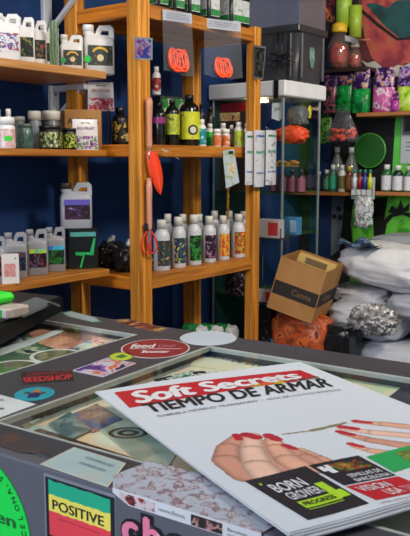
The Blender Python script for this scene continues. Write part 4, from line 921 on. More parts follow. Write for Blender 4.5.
mb.blob((.05, .115, .07), (.9, .9), (0, 0, 0), .30, 5, 3, 70, 40)
solo(mb, 'crumpled_film', blot([(0, '#5c5854'), (.4, '#8a8888'), (.54, '#d0d0d2'), (.60, '#4c4038'), (.66, '#a4a4a8')], 24, 2, .3, bump=.5), 'crumpled silvery plastic film on the middle sacks', 'plastic film', SF, (1.02, p.y, p.z), None)  # pale and dark blots paint the bright highlights of the crumples
p = SF.atu(358, 247, 1.2)
solo(MB().sheet(lambda a, b: (-.04 + .12 * b, (.5 - a) * .19, .016 * math.sin(a * 9 + b * 5) + .02 * math.sin(b * 4) - .03 * abs(a - .5) + .02), 24, 12).sheet(lambda a, b: (-.04 + .12 * b, (.5 - a) * .19, .010 + .016 * math.sin(a * 9 + b * 5) + .02 * math.sin(b * 4) - .03 * abs(a - .5)), 24, 12), 'blue_film', blot([(0, '#2c3c54'), (.5, '#5c7084'), (.62, '#1c2838')], 30, 2, .25), 'crumpled dark blue plastic lying on the top sack near the box', 'plastic film', SF, (p.x, p.y, p.z + .0))
# soil bags under the box
GS = 'filled bags under the cardboard box'
def bag(name, label, x0, x1, y0, y1, u, hd, seed, m, amp=.08):
    a = SF.atu(x0, y0, u); b = SF.atu(x1, y1, u)
    mb = MB().blob((hd, abs(a.y - b.y) / 2, (a.z - b.z) / 2), (.34, .4), (0, 0, 0), amp, 3, seed, 48, 30)
    return solo(mb, name, m, label, 'bag', SF, (u + hd * .5, (a.y + b.y) / 2, (a.z + b.z) / 2), GS)
bag('soil_bag', 'orange and brown printed soil bag under the cardboard box', 272, 325, 312, 372, .96, .09, 2, blot([(0, '#7a3418'), (.42, '#b0481c'), (.52, '#8a4a2c'), (.58, '#c8602c'), (.66, '#4c3020')], 16, 3, .4))
bag('soil_bag', 'black glossy bag with a green and yellow mark, right of the orange bag', 322, 352, 324, 372, 1.0, .09, 5, blot([(0, '#121316'), (.58, '#1c1e22'), (.66, '#5a6a2c'), (.69, '#2a2c30')], 12, 5, .25))
bag('soil_bag', 'blue and white packet at the foot of the orange bag', 270, 291, 336, 372, .93, .02, 7, blot([(0, '#1c5a94'), (.55, '#3c84b8'), (.63, '#b8c4cc')], 30, 2, .35))
# open cardboard box
pb = SF.atu(311, 324, .90); k = SF.px(pb)
bt = thing('cardboard_box', 'open cardboard box with black printed bands standing on the soil bags', 'cardboard box', SF, (.90, pb.y, pb.z), None, R(12), Matrix.Rotation(R(16), 3, 'X') @ Matrix.Rotation(R(0), 3, 'Y'))
bw, bd, bh = .31, .235, .262     # local: x depth(away right), y left, z up ; corner at origin
for n_, a, b in (('front_side', (0, 0, 0), (.004, bd, bh)), ('rear_side', (bw - .004, 0, 0), (bw, bd, bh)), ('right_side', (.0041, 0, 0), (bw - .0041, .004, bh)), ('left_side', (.0041, bd - .004, 0), (bw - .0041, bd, bh)), ('bottom', (.0041, .0041, 0), (bw - .0041, bd - .0041, .004))):
    loc_box(n_, CARD, bt, a, b, 0)
loc_box('printed_band', mat('#1d1612', .7), bt, (-.0008, .004, bh * .30), (-.0001, bd - .004, bh * .56), 0)
loc_box('printed_band', mat('#1d1612', .7), bt, (.004, -.0008, bh * .30), (bw - .004, -.0001, bh * .56), 0)
mb = MB(); text(mb, 'Canna', lambda x, y: (x + .09, -.0012, y + bh * .38), .11, .030, .02); mb.build('lettering', mat('#8a643a', .7), bt)
mb = MB(); text(mb, 'Canna', lambda x, y: (-.0012, .135 - x, y + bh * .38), .10, .030, .02); mb.build('lettering', mat('#6a4a2c', .7), bt)
t = thing('carton', 'small yellow and cream carton lying in the open cardboard box', 'carton', SF, tuple(SF.atu(317, 263, 1.06)), None, R(20), Matrix.Rotation(R(18), 3, 'X'))
MB().box((0, 0, 0), (.06, .19, .045), 0, .002).build('box_body', mat('#c0a058', .6), t)
MB().box((-.0306, .0, 0), (.001, .11, .030)).build('printed_panel', mat('#6a5230'), t)
MB().box((0, -.0956, 0), (.058, .001, .043)).build('end_print', mat('#8ab02c'), t)


# ================================================================== DISPLAY COUNTER
U0, U1, UG0, UG1 = .482, 1.036, .541, .963
VA, VB, VG0, VG1 = -.55, 1.75, .642, .782
FRM = mat('#38383e', .42, 0, .05, 200, .5, .10)
cnt = thing('display_counter', 'dark grey display counter with glass panes in its top, nearest thing in the room', 'counter', CF, (U0, 0, 0))
def kbox(n, m, a, b, bv=.0015, par=cnt): return loc_box(n, m, par, (a[0] - U0, a[1], a[2]), (b[0] - U0, b[1], b[2]), bv)
Z = CF_Z
kbox('front_panel', mat('#55555e', .5, 0, .05, 200, .4, .05), (U0, VA, .05), (U0 + .018, VB, Z - .0005), .002)
kbox('rear_panel', FRM, (U1 - .018, VA, .05), (U1, VB, Z - .018))
kbox('end_panel', FRM, (U0 + .0181, VA, .05), (U1 - .0181, VA + .018, Z - .018)); kbox('end_panel', FRM, (U0 + .0181, VB - .018, .05), (U1 - .0181, VB, Z - .018))
kbox('top_frame', FRM, (U0 + .0182, VA, Z - .016), (UG0, VB, Z))
kbox('top_frame', FRM, (UG1, VA, Z - .0179), (U1, VB, Z))
kbox('top_frame', FRM, (UG0 + .0001, VG0, Z - .016), (UG1 - .0001, VG1, Z))
for v in (VA, VB - .06): kbox('top_frame', FRM, (UG0 + .0001, v, Z - .016), (UG1 - .0001, v + .06, Z))
TRIM = mat('#9aa09c', .4, 0, 0, 60, .5, .15)
for (v0, v1) in ((VA + .06, VG0), (VG1, VB - .06)):
    kbox('edge_trim', TRIM, (UG0, v0 + .0001, Z - .007), (UG0 + .0035, v1 - .0001, Z - .0002), 0)
    kbox('edge_trim', TRIM, (UG1 - .004, v0 + .0001, Z - .007), (UG1, v1 - .0001, Z - .0002), 0)
    kbox('edge_trim', TRIM, (UG0 + .0036, v0 + .0001, Z - .007), (UG1 - .0041, v0 + .004, Z - .0002), 0)
    kbox('edge_trim', TRIM, (UG0 + .0036, v1 - .004, Z - .007), (UG1 - .0041, v1 - .0001, Z - .0002), 0)
    kbox('glass_pane', clear('counter glass', '#fdfffe', .015), (UG0 + .0037, v0 + .0042, Z - .006), (UG1 - .0042, v1 - .0042, Z - .001), 0)
ZI = Z - .0165
kbox('display_tray', mat('#8c9490', .6), (U0 + .019, VA + .019, ZI - .012), (U1 - .019, VB - .019, ZI))

# ---- flat printed things; pts are corners on the given level
def flat(name, label, cat, pts, z, m, th=.0004, group=None, border=None, bs=.86, parts=None):
    q = [CF.atz(x, y, z) for x, y in pts]; c = sum(q, Vector()) / len(q)
    poly = [(p_.x - c.x, p_.y - c.y) for p_ in q]
    if border is None and not parts:
        vs, fs = curve_mesh([poly], th / 2)
        mb = MB().add([(v_.x, v_.y, v_.z + th / 2) for v_ in vs], fs)
        return solo(mb, name, m, label, cat, CF, (c.x, c.y, z + .0001), group)
    t = thing(name, label, cat, CF, (c.x, c.y, z + .0001), group)
    MB().prism(poly, 0, th).build('backing', border or m, t)
    if border: MB().prism([(x * bs, y * bs) for x, y in poly], th, th + .0002).build('print', m, t)
    return t
def oval(name, label, px0, px1, py0, py1, z, m, border=None, bs=.94, group=None, cat='sticker'):
    cx, cy = (px0 + px1) / 2, (py0 + py1) / 2
    c = WF.atz(cx, cy, z); hx = (WF.atz(px1, cy, z).x - WF.atz(px0, cy, z).x) / 2; hy = abs(WF.atz(cx, py0, z).y - WF.atz(cx, py1, z).y) / 2
    # WF axes: u = world x, v = world y
    if True: c = Vector(( WF.atz(cx, cy, z).x, WF.atz(cx, cy, z).y, z))
    t = thing(name, label, cat, WF, (c.x, c.y, z + .0001), group)
    MB().prism(arc(0, 0, hx, hy, n=40), 0, .0004).build('backing', border or m, t)
    if border: MB().prism(arc(0, 0, hx * bs, hy * bs, n=40), .0004, .0006).build('print', m, t)
    return t, hx, hy
ZS = Z + .0001
PAPER = mat('#b9bfc2', .6, var=.08)
# stickers on the frame
t, hx, hy = oval('oval_sticker', 'dark red oval sticker with white lettering on the cross strip of the counter', 121, 190, 339, 358, ZS, mat('#7c2028', .35), mat('#c0b8b8', .4), .955)
for s_, w_, h_, x0, y0 in (('feed', .70, .42, -.72, .02), ('Booster', .78, .26, -.36, -.50)):
    mb = MB(); text(mb, s_, lambda x, y: (x, y, .0008), hx * w_, hy * h_, .03, x0=x0 * hx, y0=y0 * hy, shear=.2); mb.build('lettering', mat('#d0c8c8', .4), t)
MB().box((0, -.08 * hy, .0008), (1.5 * hx, .04 * hy, .0003)).build('rule_line', mat('#c0a0a0'), t)
mb = MB(); text(mb, 'DRIP', lambda x, y: (x, y, .0008), hx * .5, hy * .26, .02, x0=.08 * hx, y0=.06 * hy); mb.build('lettering', mat('#a86a70', .4), t)
t, hx, hy = oval('oval_sticker', 'white oval sticker at the back right edge of the counter top', 180, 236.5, 331, 345.5, ZS, mat('#a9b4c0', .45))
t, hx, hy = oval('oval_sticker', 'small lime green oval sticker beside the dark red oval', 109, 133.5, 352.5, 361, ZS, mat('#a8b83c', .4), mat('#7c8a2c', .4), .9)
MB().prism([(-.5 * hx, -.1 * hy), (0, .5 * hy), (.5 * hx, 0), (.1 * hx, -.5 * hy)], .0006, .0008).build('leaf_print', mat('#3c6a24'), t)
t, hx, hy = oval('oval_sticker', 'teal oval sticker with a small dark and orange figure', 15, 54.5, 387, 401, ZS, mat('#1c8a9c', .35))
MB().prism([(-.22 * hx, -.6 * hy), (.3 * hx, -.55 * hy), (.34 * hx, .0), (.12 * hx, .15 * hy), (-.12 * hx, .1 * hy), (-.3 * hx, 0)], .0005, .0007).build('figure_body', mat('#1c2450'), t)
MB().prism(arc(.02 * hx, .32 * hy, .15 * hx, .3 * hy), .0005, .0007).build('figure_head', mat('#b0602c'), t)
for x in (-.42, .40): MB().prism(arc(x * hx, .1 * hy, .14 * hx, .14 * hy), .0005, .0007).build('figure_hand', mat('#5c3a2c'), t)
t = flat('long_sticker', 'black rectangular sticker with red lettering, left part of the cross strip', 'sticker', [(19, 372), (73, 370.5), (76, 381), (21, 385)], ZS, mat('#15151a', .35), border=mat('#3c4a3c', .4), bs=.95)
q = CF.atz(24, 380.5, ZS); a = WF.atz(24, 380.5, ZS); b = WF.atz(72, 376.5, ZS); d = (b - a); ex = d.normalized(); ey = Vector((-ex.y, ex.x, 0))
def wtext(parent, s_, px0, py0, px1, py1, hpx, m, z=ZS, bold=.02, lift=.0008, name='lettering', shear=0, sp=1.0):
    """flat lettering along the line from pixel 0 to pixel 1, as a part of parent"""
    a = WF.atz(px0, py0, z); b = WF.atz(px1, py1, z); ex = (b - a).normalized(); ey = Vector((-ex.y, ex.x, 0))
    hh = (WF.atz(px0, py0 - hpx, z) - a).length; L = (b - a).length; mb = MB()
    bpy.context.view_layer.update(); inv = parent.matrix_world.inverted()
    def fn(x, y):
        return tuple(inv @ (a + ex * x + ey * y + Vector((0, 0, lift))))
    text(mb, s_, fn, L, hh * .9, bold, shear=shear, sp=sp); return mb.build(name, m, parent)
wtext(t, 'GREENHOUSE', 26, 376.5, 70, 374, 3.2, mat('#8c2a2c'), bold=.01)
wtext(t, 'SEEDSHOP', 24, 383, 73, 379.5, 5.5, mat('#b0282c'), bold=.03)
flat('square_sticker', 'white and violet rectangular sticker with a dark corner block beside the lime oval', 'sticker', [(71, 371), (107, 358), (136.5, 363.5), (103, 377.5)], ZS, blot([(0, '#3a2c70'), (.42, '#8a4c94'), (.5, '#b0b0c0'), (.58, '#c0602c'), (.64, '#a8a8ba'), (.7, '#3a2438')], 26, 5, .35), border=mat('#a8a8b8', .4), bs=.9)
flat('strip_sticker', 'white strip sticker with a green rim on the far edge of the counter top', 'sticker', [(61, 313), (70, 311), (97, 318), (102, 322), (94, 323), (68, 317)], ZS, mat('#8a98a0', .4), border=mat('#3c7a4c', .4), bs=.86)
flat('strip_sticker', 'brown and red strip sticker on the far edge right of the green-rimmed one', 'sticker', [(112, 320), (128, 319), (169, 329), (160, 333), (128, 327)], ZS, blot([(0, '#4c1c1c'), (.5, '#7a3a28'), (.58, '#a8884c'), (.66, '#3c1818')], 50, 3, .4), border=mat('#54504a', .5), bs=.88)
t = flat('paper_sheet', 'white paper note at the left picture edge in front of the teal oval', 'paper', [(-12, 391), (0, 395), (36, 404.5), (0, 418), (-12, 422)], ZS, PAPER)
wtext(t, 'shop', -6, 413, 6, 409.5, 3, mat('#3c4048'))
wtext(t, 'hours', -8, 403, 4, 401, 2.4, mat('#4a5058'))
flat('worn_sticker', 'patch of reddish brown residue on the front frame strip', 'residue', [(0, 432), (14, 433), (44, 447), (40, 453), (22, 453), (0, 446)], ZS, blot([(0, '#34343a'), (.45, '#3a3436'), (.58, '#50382c'), (.7, '#36363c')], 40, 6, .6, interp='LINEAR'), th=.0001)
t = flat('clear_label', 'worn pale label stretching over the front frame strip to the counter arris', 'label', [(40, 464.5), (74, 447.5), (126, 463.5), (108, 487.5)], ZS, blot([(0, '#8aa4a8'), (.45, '#9cb4b6'), (.58, '#b0a898'), (.68, '#7c9498')], 14, 2, .3, interp='LINEAR'), border=mat('#b4b4a8', .5), bs=.93)
for (x0, y0, x1, y1, h_) in ((84, 459, 112, 468, 2), (78, 464, 104, 473, 2)):
    wtext(t, 'CAMPANYA', x0, y0, x1, y1, h_, mat('#7c9098'), lift=.0012)
flow = blot([(0, '#8e96a6'), (.48, '#a6aebc'), (.55, '#8c7c84'), (.58, '#6c5054'), (.61, '#b0b2bc'), (.7, '#8a6c70')], 75, 4, .35, interp='LINEAR')
q = [CF.atz(x, y, ZS) for x, y in ((111, 489), (112.5, 476), (150, 461.5))]
ps = thing('flyer_sticker', 'grey flyer with reddish blossom pattern folded over the counter arris', 'flyer', CF, (U0, q[0].y, Z + .0004))
y0_, y1_ = 0, .2772 - q[0].y - .004
poly = [(0, 0), (q[1].x - U0, q[1].y - q[0].y), (q[2].x - U0, q[2].y - q[0].y), (.066, q[2].y - q[0].y - .02), (.066, y1_ - .01), (.0, y1_)]
MB().prism(poly[::-1], 0, .0003).build('top_sheet', flow, ps)
zb = -.0115
fold = [(0, 0), (.004, -.004), (-.0105, -.018) , (-.0115, y1_)]
MB().prism([(0, .0), (-.004, .0), (-.0115, -.018), (-.0115, y1_), (0, y1_)], .0001, .0007, fn=lambda zz, yy, x: (-x, yy, zz)).build('front_fold', mat('#c8c8cc', .45), ps)
for a, b, m_, lo in ((-.008, -.046, blot([(0, '#c8b8ba'), (.47, '#b8a8aa'), (.52, '#8c2c30'), (.6, '#3c1c20'), (.66, '#c0b0b0')], 110, 3), -.0105), (-.083, -.113, blot([(0, '#241c1c'), (.5, '#4c3430'), (.56, '#b08078'), (.64, '#1c1416')], 130, 2), -.0108)):
    MB().prism([(-.0015, a), (-.007 if a > -.01 else lo, a), (lo, a - .012), (lo, b), (-.0015, b)], .0008, .0010, fn=lambda zz, yy, x: (-x, yy, zz)).build('printed_panel', m_, ps)
mb = MB(); text(mb, 'www.flores', lambda x, y: (-.0012, -.05 - x, y - .0075), .027, .0038, 0); mb.build('lettering', mat('#8a8c94'), ps)
mb = MB(); text(mb, 'Barcelona', lambda x, y: (-.0012, -.118 - x, y - .0060), .018, .0026, 0); text(mb, 'grow market', lambda x, y: (-.0012, -.118 - x, y - .0100), .018, .0022, 0); mb.build('lettering', mat('#5c5c64'), ps)

# stickers on the front face
XF = U0 - .0001
def fbox(par, n, m, v0, z0, v1, z1, l0, l1, org):
    return MB().prism([(v0 - org[1], z0 - org[2]), (v1 - org[1], z0 - org[2]), (v1 - org[1], z1 - org[2]), (v0 - org[1], z1 - org[2])], l0, l1, fn=lambda y, z, x: (-x, y, z)).build(n, m, par)
org = (XF, .4615, .985)
t = thing('flag_sticker', 'green, yellow and red striped sticker reading POSITIVE on the counter front', 'sticker', CF, org)
fbox(t, 'clear_backing', mat('#7c7c88', .25), .5055, .950, .4185, 1.0145, .0, .0002, org)
fbox(t, 'backing', mat('#17191f', .4), .5035, .951, .4195, 1.0115, .0002, .0004, org)
def rag(seed, n=22):      # ragged stripe edges
    random.seed(seed); return [random.uniform(-.0006, .0006) for _ in range(n + 1)]
def stripe(n_, m_, zlo, zhi, s0, s1, lift):
    v0, v1 = .4995, .4243; N = 22; a, b = rag(s0), rag(s1)
    pts = [(v0 + (v1 - v0) * i / N - org[1], zlo - org[2] + a[i]) for i in range(N + 1)] + [(v0 + (v1 - v0) * i / N - org[1], zhi - org[2] + b[i]) for i in range(N, -1, -1)]
    MB().prism(pts, .0004, lift, fn=lambda y, z, x: (-x, y, z)).build(n_, m_, t)
stripe('green_stripe', mat('#17a079', .45), .9955, 1.0092, 1, 2, .0006)
stripe('yellow_stripe', mat('#e0d058', .45), .9795, .9955, 3, 1, .0006)
stripe('red_stripe', mat('#d83c48', .45), .956, .9795, 4, 3, .0006)
mb = MB(); text(mb, 'POSITIVE', lambda x, y: (-.0009, .4945 - org[1] - x, .9822 - org[2] + y), .0625, .0092, .02); mb.build('lettering', mat('#1c1a14', .5), t)
mb = MB(); text(mb, 'making shops a greener place', lambda x, y: (-.0009, .488 - org[1] - x, .9735 - org[2] + y), .050, .0016, 0); mb.build('lettering', mat('#7c2030', .5), t)
org = (XF, .6082, .9341); rad = .0835
t = thing('round_sticker', 'bright green round sticker with dark lettering around its rim on the counter front', 'sticker', CF, org)
MB().prism(arc(0, 0, rad, rad, n=64), 0, .0003, fn=lambda y, z, x: (-x, y, z)).build('backing', mat('#0f8a38', .4), t)
MB().prism(arc(0, 0, rad * .985, rad * .985, n=64), .0003, .0005, fn=lambda y, z, x: (-x, y, z)).build('print', mat('#12cc48', .4), t)
mb = MB(); ring = 'BARCELONA . SHOP . '
for i, ch in enumerate('BARCELONA.SHOPS.GREEN.'):
    if ch == ' ': continue
    # runs anticlockwise up the right side, tops of the letters to the centre
    an = R(-12.6 + 6.5 * i); rr = rad * .93
    # screen right = -v ; letter centre and axes in screen coordinates (X right, Z up)
    cxx, czz = rr * math.cos(an), rr * math.sin(an); tx = (-math.sin(an), math.cos(an)); ty = (-math.cos(an), -math.sin(an))
    text(mb, ch, lambda x, y: (-.0008, -(cxx + tx[0] * x + ty[0] * y), czz + tx[1] * x + ty[1] * y), None, .0062 if ch != '.' else .0016, .02)
mb.build('rim_lettering', mat('#0f4a20', .5), t)
mb = MB(); text(mb, 'green', lambda x, y: (-.0008, .0060 - x, y + .0105), .068, .0120, .03); mb.build('lettering', mat('#0f5a24', .5), t)
org = (XF, .38, .99)
t = thing('letter_sticker', 'pink and white rounded lettering with a black outline on the counter front', 'sticker', CF, org)
mb = MB(); text(mb, 'choco', lambda x, y: (-.0002, .4135 - org[1] - x, y + .972 - org[2]), .125, .034, .12, sp=1.15); mb.build('outline', mat('#121216', .4), t)
mb = MB(); text(mb, 'choco', lambda x, y: (-.0005, .4100 - org[1] - x, y + .9755 - org[2]), .118, .027, .045, sp=1.22)
o = mb.build('lettering', [mat('#e07a98', .4), mat('#c8ccd4', .4)], t)
for p_ in o.data.polygons:
    if p_.center.y < .3735 - org[1]: p_.material_index = 1

# ---- things under the glass
def under(name, label, cat, pts, m, z=ZI + .0003, **kw): return flat(name, label, cat, pts, z, m, **kw)
PS = lambda s_, a='#aebcaa', b='#ccd2be', c='#d8b898': blot([(0, a), (.45, b), (.58, c), (.66, '#98aaa2')], 9, s_, .6, interp='LINEAR')
pane = [(0, 419), (205, 347), (420, 380), (420, 560), (290, 560), (118, 455)]
def cfquad(u0, u1, v0, v1, name, label, cat, m, z, group=None):
    return solo(MB().box((0, 0, .0002), (u1 - u0, abs(v1 - v0), .0004)), name, m, label, cat, CF, ((u0 + u1) / 2, (v0 + v1) / 2, z), group)
cfquad(.56, .955, .30, .630, 'printed_map', 'large pale green and cream printed sheet under the right glass pane', 'printed sheet', PS(3), ZI + .0002)
cfquad(.56, .955, -.2, .295, 'printed_map', 'pale pink and green printed sheet under the glass at the right picture edge', 'printed sheet', PS(6, '#a8bca4', '#ccceb8', '#e0b8a4'), ZI + .0002)
zz = ZI + .0008
t = under('price_list', 'pale sheet with dark capital lettering under the glass behind the magazine', 'printed sheet', [(200, 352), (262, 358), (252, 374), (190, 366)], PS(8, '#b4c0ac', '#c8ccb8', '#d0c4a4'), z=zz)
wtext(t, 'LA MAMA', 212, 357.5, 252, 366.5, 4, mat('#3a3c40'), z=zz, bold=.01, shear=.15)
t = under('banknote_print', 'grey-green note with a dark ring under the glass left of the magazine', 'printed note', [(98, 430), (132, 417), (185, 440), (168, 468), (140, 462)], blot([(0, '#7c8c80'), (.5, '#a0b0a0'), (.62, '#c0c8b4')], 26, 3, .5, interp='LINEAR'), z=zz)
q = CF.atz(128, 433, zz + .0005); c0 = bpy.data.objects[t.name].location
bpy.context.view_layer.update(); inv = t.matrix_world.inverted()
mb = MB(); w0 = CF.w(q)
for r0, r1 in ((.017, .022), (.006, .012)):
    n = 32; vs = []; 
    for i in range(n):
        for r_ in (r0, r1):
            an = 2 * PI * i / n; vs.append(tuple(inv @ (w0 + Vector((r_ * math.cos(an), r_ * .8 * math.sin(an), .0003)))))
    mb.add(vs, [(2 * i, 2 * i + 1, (2 * i + 3) % (2 * n), (2 * i + 2) % (2 * n)) for i in range(n)])
mb.build('printed_ring', mat('#2c302e'), t)
under('holographic_card', 'dark blue and copper shiny card under the glass left of the magazine', 'card', [(62, 418), (97, 404), (122, 419), (93, 433)], blot([(0, '#1c2c48'), (.45, '#34507a'), (.52, '#8c5c48'), (.58, '#b08c74'), (.66, '#24304c')], 20, 3, .15, interp='LINEAR'), z=ZI + .0014)
under('holographic_card', 'dark teal shiny card under the glass, nearer the corner of the pane', 'card', [(48, 424), (70, 412), (92, 430), (70, 441)], blot([(0, '#1c3038'), (.5, '#3a5c64'), (.6, '#7c8c88'), (.66, '#24383c')], 24, 7, .15, interp='LINEAR'), z=ZI + .0022)
for i, (x, y) in enumerate(((32, 419), (45, 412), (58, 405))):
    under('blank_tag', 'small pale square tag under the glass corner, ' + ('nearest the teal oval sticker end', 'middle one of the three', 'farthest along the cross strip')[i], 'tag', [(x - 7, y + 1), (x + 1, y - 4), (x + 8, y), (x, y + 5)], mat('#b8c4a8', .6), z=zz, border=mat('#e4e8dc', .5), bs=.72, group='pale tags in the glass corner')
under('leaf_print', 'small olive print under the glass at the near corner of the pane', 'print', [(15, 423), (22, 418), (32, 425), (26, 429)], mat('#7c7c50', .6), z=ZI + .0011)
under('shade_strip', 'dark brown strip standing in for shade along the front inner edge of the display', 'strip', [(34, 433), (40, 431), (200, 482), (194, 489)], blot([(0, '#1c1410'), (.5, '#3a2618'), (.62, '#2a1c14')], 20, 3, .5, interp='LINEAR'), z=ZI + .0040, th=.003)  # shading of the case's inner side, laid in as a dark brown strip
t = under('printed_card', 'pale pink and green card with fine lettering under the glass right of the magazine', 'card', [(330, 372), (372, 366), (420, 374), (420, 402), (385, 398)], PS(12, '#c8b8a4', '#dcc4b0', '#b4c8a8'), z=zz)
wtext(t, 'sativa', 360, 377, 395, 382, 4, mat('#7c5c58'), z=zz, bold=0)
under('dark_card', 'dark violet card under the glass at the right picture edge', 'card', [(386, 399), (402, 387), (425, 391), (425, 412)], mat('#3a3040', .3, var=.3), z=ZI + .0015)
under('dark_card', 'black and white emblem card under the glass just above the magazine', 'card', [(153, 380), (190, 371), (228, 372), (215, 381), (185, 388)], blot([(0, '#20242a'), (.44, '#14161a'), (.49, '#c0c8c8'), (.56, '#1a7a48'), (.62, '#c4ccd0'), (.68, '#1c2024')], 30, 4, .4), z=ZI + .0016)
# left pane
cfquad(.56, .955, .785, 1.30, 'poster', 'large dark blue poster with pale curves under the left glass pane', 'poster', blot([(0, '#101c34'), (.40, '#1c3450'), (.47, '#c0ccd4'), (.51, '#203848'), (.56, '#4c7458'), (.61, '#d8d8b8'), (.65, '#182838')], 9, 4, .3, interp='LINEAR'), ZI + .0002)
zl = ZI + .0009
under('photo_print', 'flesh-coloured and blue photo print under the left glass pane', 'photo print', [(28, 333), (62, 322), (92, 327), (96, 336), (62, 352), (40, 345)], blot([(0, '#24304c'), (.40, '#8c5c50'), (.48, '#c88a70'), (.58, '#d8a88c'), (.64, '#3c5080')], 14, 2, .4, interp='LINEAR'), z=zl)
under('photo_print', 'dark green plant photo print at the near side of the left glass pane', 'photo print', [(0, 352), (30, 341), (58, 350), (20, 363), (0, 366)], blot([(0, '#182a28'), (.47, '#4c7458'), (.55, '#c8d4b8'), (.62, '#1c3444')], 22, 5, .4, interp='LINEAR'), z=zl)
t = under('small_card', 'pinkish card with red figures under the left pane', 'card', [(91, 331), (116, 329), (117, 344), (92, 347)], blot([(0, '#dcbcae'), (.5, '#cca898'), (.55, '#b04c44'), (.62, '#e0ccbc')], 40, 3, .5), z=ZI + .0018)
under('small_card', 'yellow-orange card at the far corner of the left pane', 'card', [(127, 333), (138, 331.5), (140, 341), (129, 342)], blot([(0, '#e8a444'), (.5, '#f0bc58'), (.6, '#c88044')], 30, 3, .5), z=ZI + .0018)
under('small_card', 'dark green card between the pinkish and orange cards', 'card', [(117, 333), (127, 332), (128, 343), (118, 345)], blot([(0, '#1c3024'), (.5, '#3c4c34'), (.6, '#6c7c5c')], 30, 4, .5), z=ZI + .0018)
for i, (a, b, c_, d_) in enumerate(((30, 84, 349, 363), (-14, 42, 360, 375))):
    t_, hx, hy = oval('oval_print', 'olive oval printed sheet under the left pane, ' + ('right one of the two' if i == 0 else 'left one of the two'), a, b, c_, d_, ZI + .0012, blot([(0, '#2c3424'), (.5, '#5c6040'), (.58, '#8c8c64'), (.64, '#1c2818')], 22, i, .4, interp='LINEAR'), mat('#d8e0e0', .4), .84, 'olive oval sheets', 'printed sheet')
under('white_strip', 'long white curved strip between the dark prints of the left pane', 'strip', [(0, 349), (40, 336), (80, 321), (84, 323), (50, 337), (26, 347), (0, 356)], mat('#d0dce4', .4), z=ZI + .0022)
under('small_card', 'pale green card lying along the near side of the left pane', 'card', [(86, 344), (118, 345), (108, 350), (70, 357)], blot([(0, '#7c9888'), (.5, '#b4c8b4'), (.6, '#d0dccc')], 26, 6, .5), z=ZI + .0014)

# ---- payment device at the left edge
q0 = CF.atz(0, 345, Z); q1 = CF.atz(63, 310.5, Z)
dv = thing('card_reader_tray', 'black flat device with a grey top at the left picture edge of the counter', 'device', CF, (q0.x, q0.y, Z + .0003))
L = q1.x - q0.x; sl = (q1.y - q0.y) / L
H0 = .026
pl = [(-.10, -.10 * sl), (L, L * sl), (L - .02, L * sl + .18), (-.10, .22)]
MB().prism(pl, 0, H0).build('base', mat('#08080a', .6, spec=.2), dv)
MB().prism([(x * .93 + .005, y * .86 + .014) for x, y in pl], H0, H0 + .004).build('top_plate', mat('#1c1f22', .3), dv)
def on_dev(n_, pts, z0, z1, m_, label=None):
    qq = [CF.atz(x, y, Z + z0) for x, y in pts]
    MB().prism([(a.x - q0.x, a.y - q0.y) for a in qq], z0, z1).build(n_, m_, dv, label=label)
on_dev('keypad_plate', [(23, 318), (52, 305), (60, 307), (40, 300), (20, 306)][:3] + [(36, 299), (21, 305)], H0 + .0042, H0 + .008, mat('#5c6468', .35))
on_dev('round_key', [(47, 304), (50, 303), (52, 305), (49, 306)], H0 + .008, H0 + .0095, BLACK)
c = CF.atz(8, 318, Z + H0 + .0045)
t = thing('tin', 'small cream and red tin with a green square resting on the black device', 'tin', CF, (c.x + .012, c.y + .018, Z + H0 + .005))
th_ = .017
MB().box((0, 0, th_ / 2), (.05, .06, th_), 0, .003).build('body', blot([(0, '#a89c94'), (.5, '#b8aca4'), (.6, '#8c4c44')], 30, 2, .4), t)
MB().box((-.0255, -.012, th_ / 2), (.001, .014, .012)).build('green_square', mat('#1fa03a'), t)
c = CF.atz(2, 305, Z + H0 + .005 + th_)
solo(MB().box((0, 0, .009), (.05, .05, .016), 0, .006), 'green_box', mat('#2ae02a', .4), 'bright green flat box on top of the small tin at the left edge', 'box', CF, (c.x + .004, c.y + .022, Z + H0 + .0055 + th_))

# ================================================================== MAGAZINE
A_ = WF.atz(95, 393, Z + .004); B_ = WF.atz(300, 363, Z + .004)
ex = Vector(((B_ - A_).x, (B_ - A_).y, 0)).normalized(); gy = Vector((ex.y, -ex.x, 0))
MW, MH = .299, .413
mg = bpy.data.objects.new('magazine', None); C.objects.link(mg)
mg.location = (A_.x, A_.y, Z + .0012); mg.rotation_euler.z = math.atan2(ex.y, ex.x)
tag(mg, 'large glossy magazine with a red title banner and red-nailed hands on its cover', 'magazine')
def rise(x, y, base=0):      # x right, y down the page (metres) -> height above the counter
    t_ = y / MH; s_ = x / MW
    return base + .0018 * math.sin(PI * min(1, max(0, s_))) + .006 * max(0, t_ - .55) ** 2 * 4 * (.4 + .6 * s_) + .002 * max(0, 1 - s_ * 6) * t_
TH = .0045
def ms(x, y, z=0): return (x, -y, rise(x, y, z))
def leaf(z0, z1, dx, dy, m, name, sx=1.0):
    nx, ny = 16, 22; mb = MB()
    g = lambda s_, t_, z: ms(s_ * (MW + 0) + dx, t_ * (MH + dy), z)
    mb.sheet(lambda a, b: g(a, 1 - b, z1), nx, ny); mb.sheet(lambda a, b: g(1 - a, 1 - b, z0), nx, ny)
    for f_ in (lambda a, b: g(a, 1, z0 + (z1 - z0) * b), lambda a, b: g(1 - a, 0, z0 + (z1 - z0) * b), lambda a, b: g(0, a, z0 + (z1 - z0) * b), lambda a, b: g(1, 1 - a, z0 + (z1 - z0) * b)):
        mb.sheet(f_, nx, 1)
    return mb.build(name, m, mg)
leaf(0, .0012, .003, .008, mat('#a8acb4', .5), 'inner_pages'); leaf(.0014, .0026, .0015, .004, mat('#b4b8c0', .5), 'inner_pages')
leaf(.0028, TH - .0006, 0, .002, mat('#bcc0c8', .5), 'inner_pages')
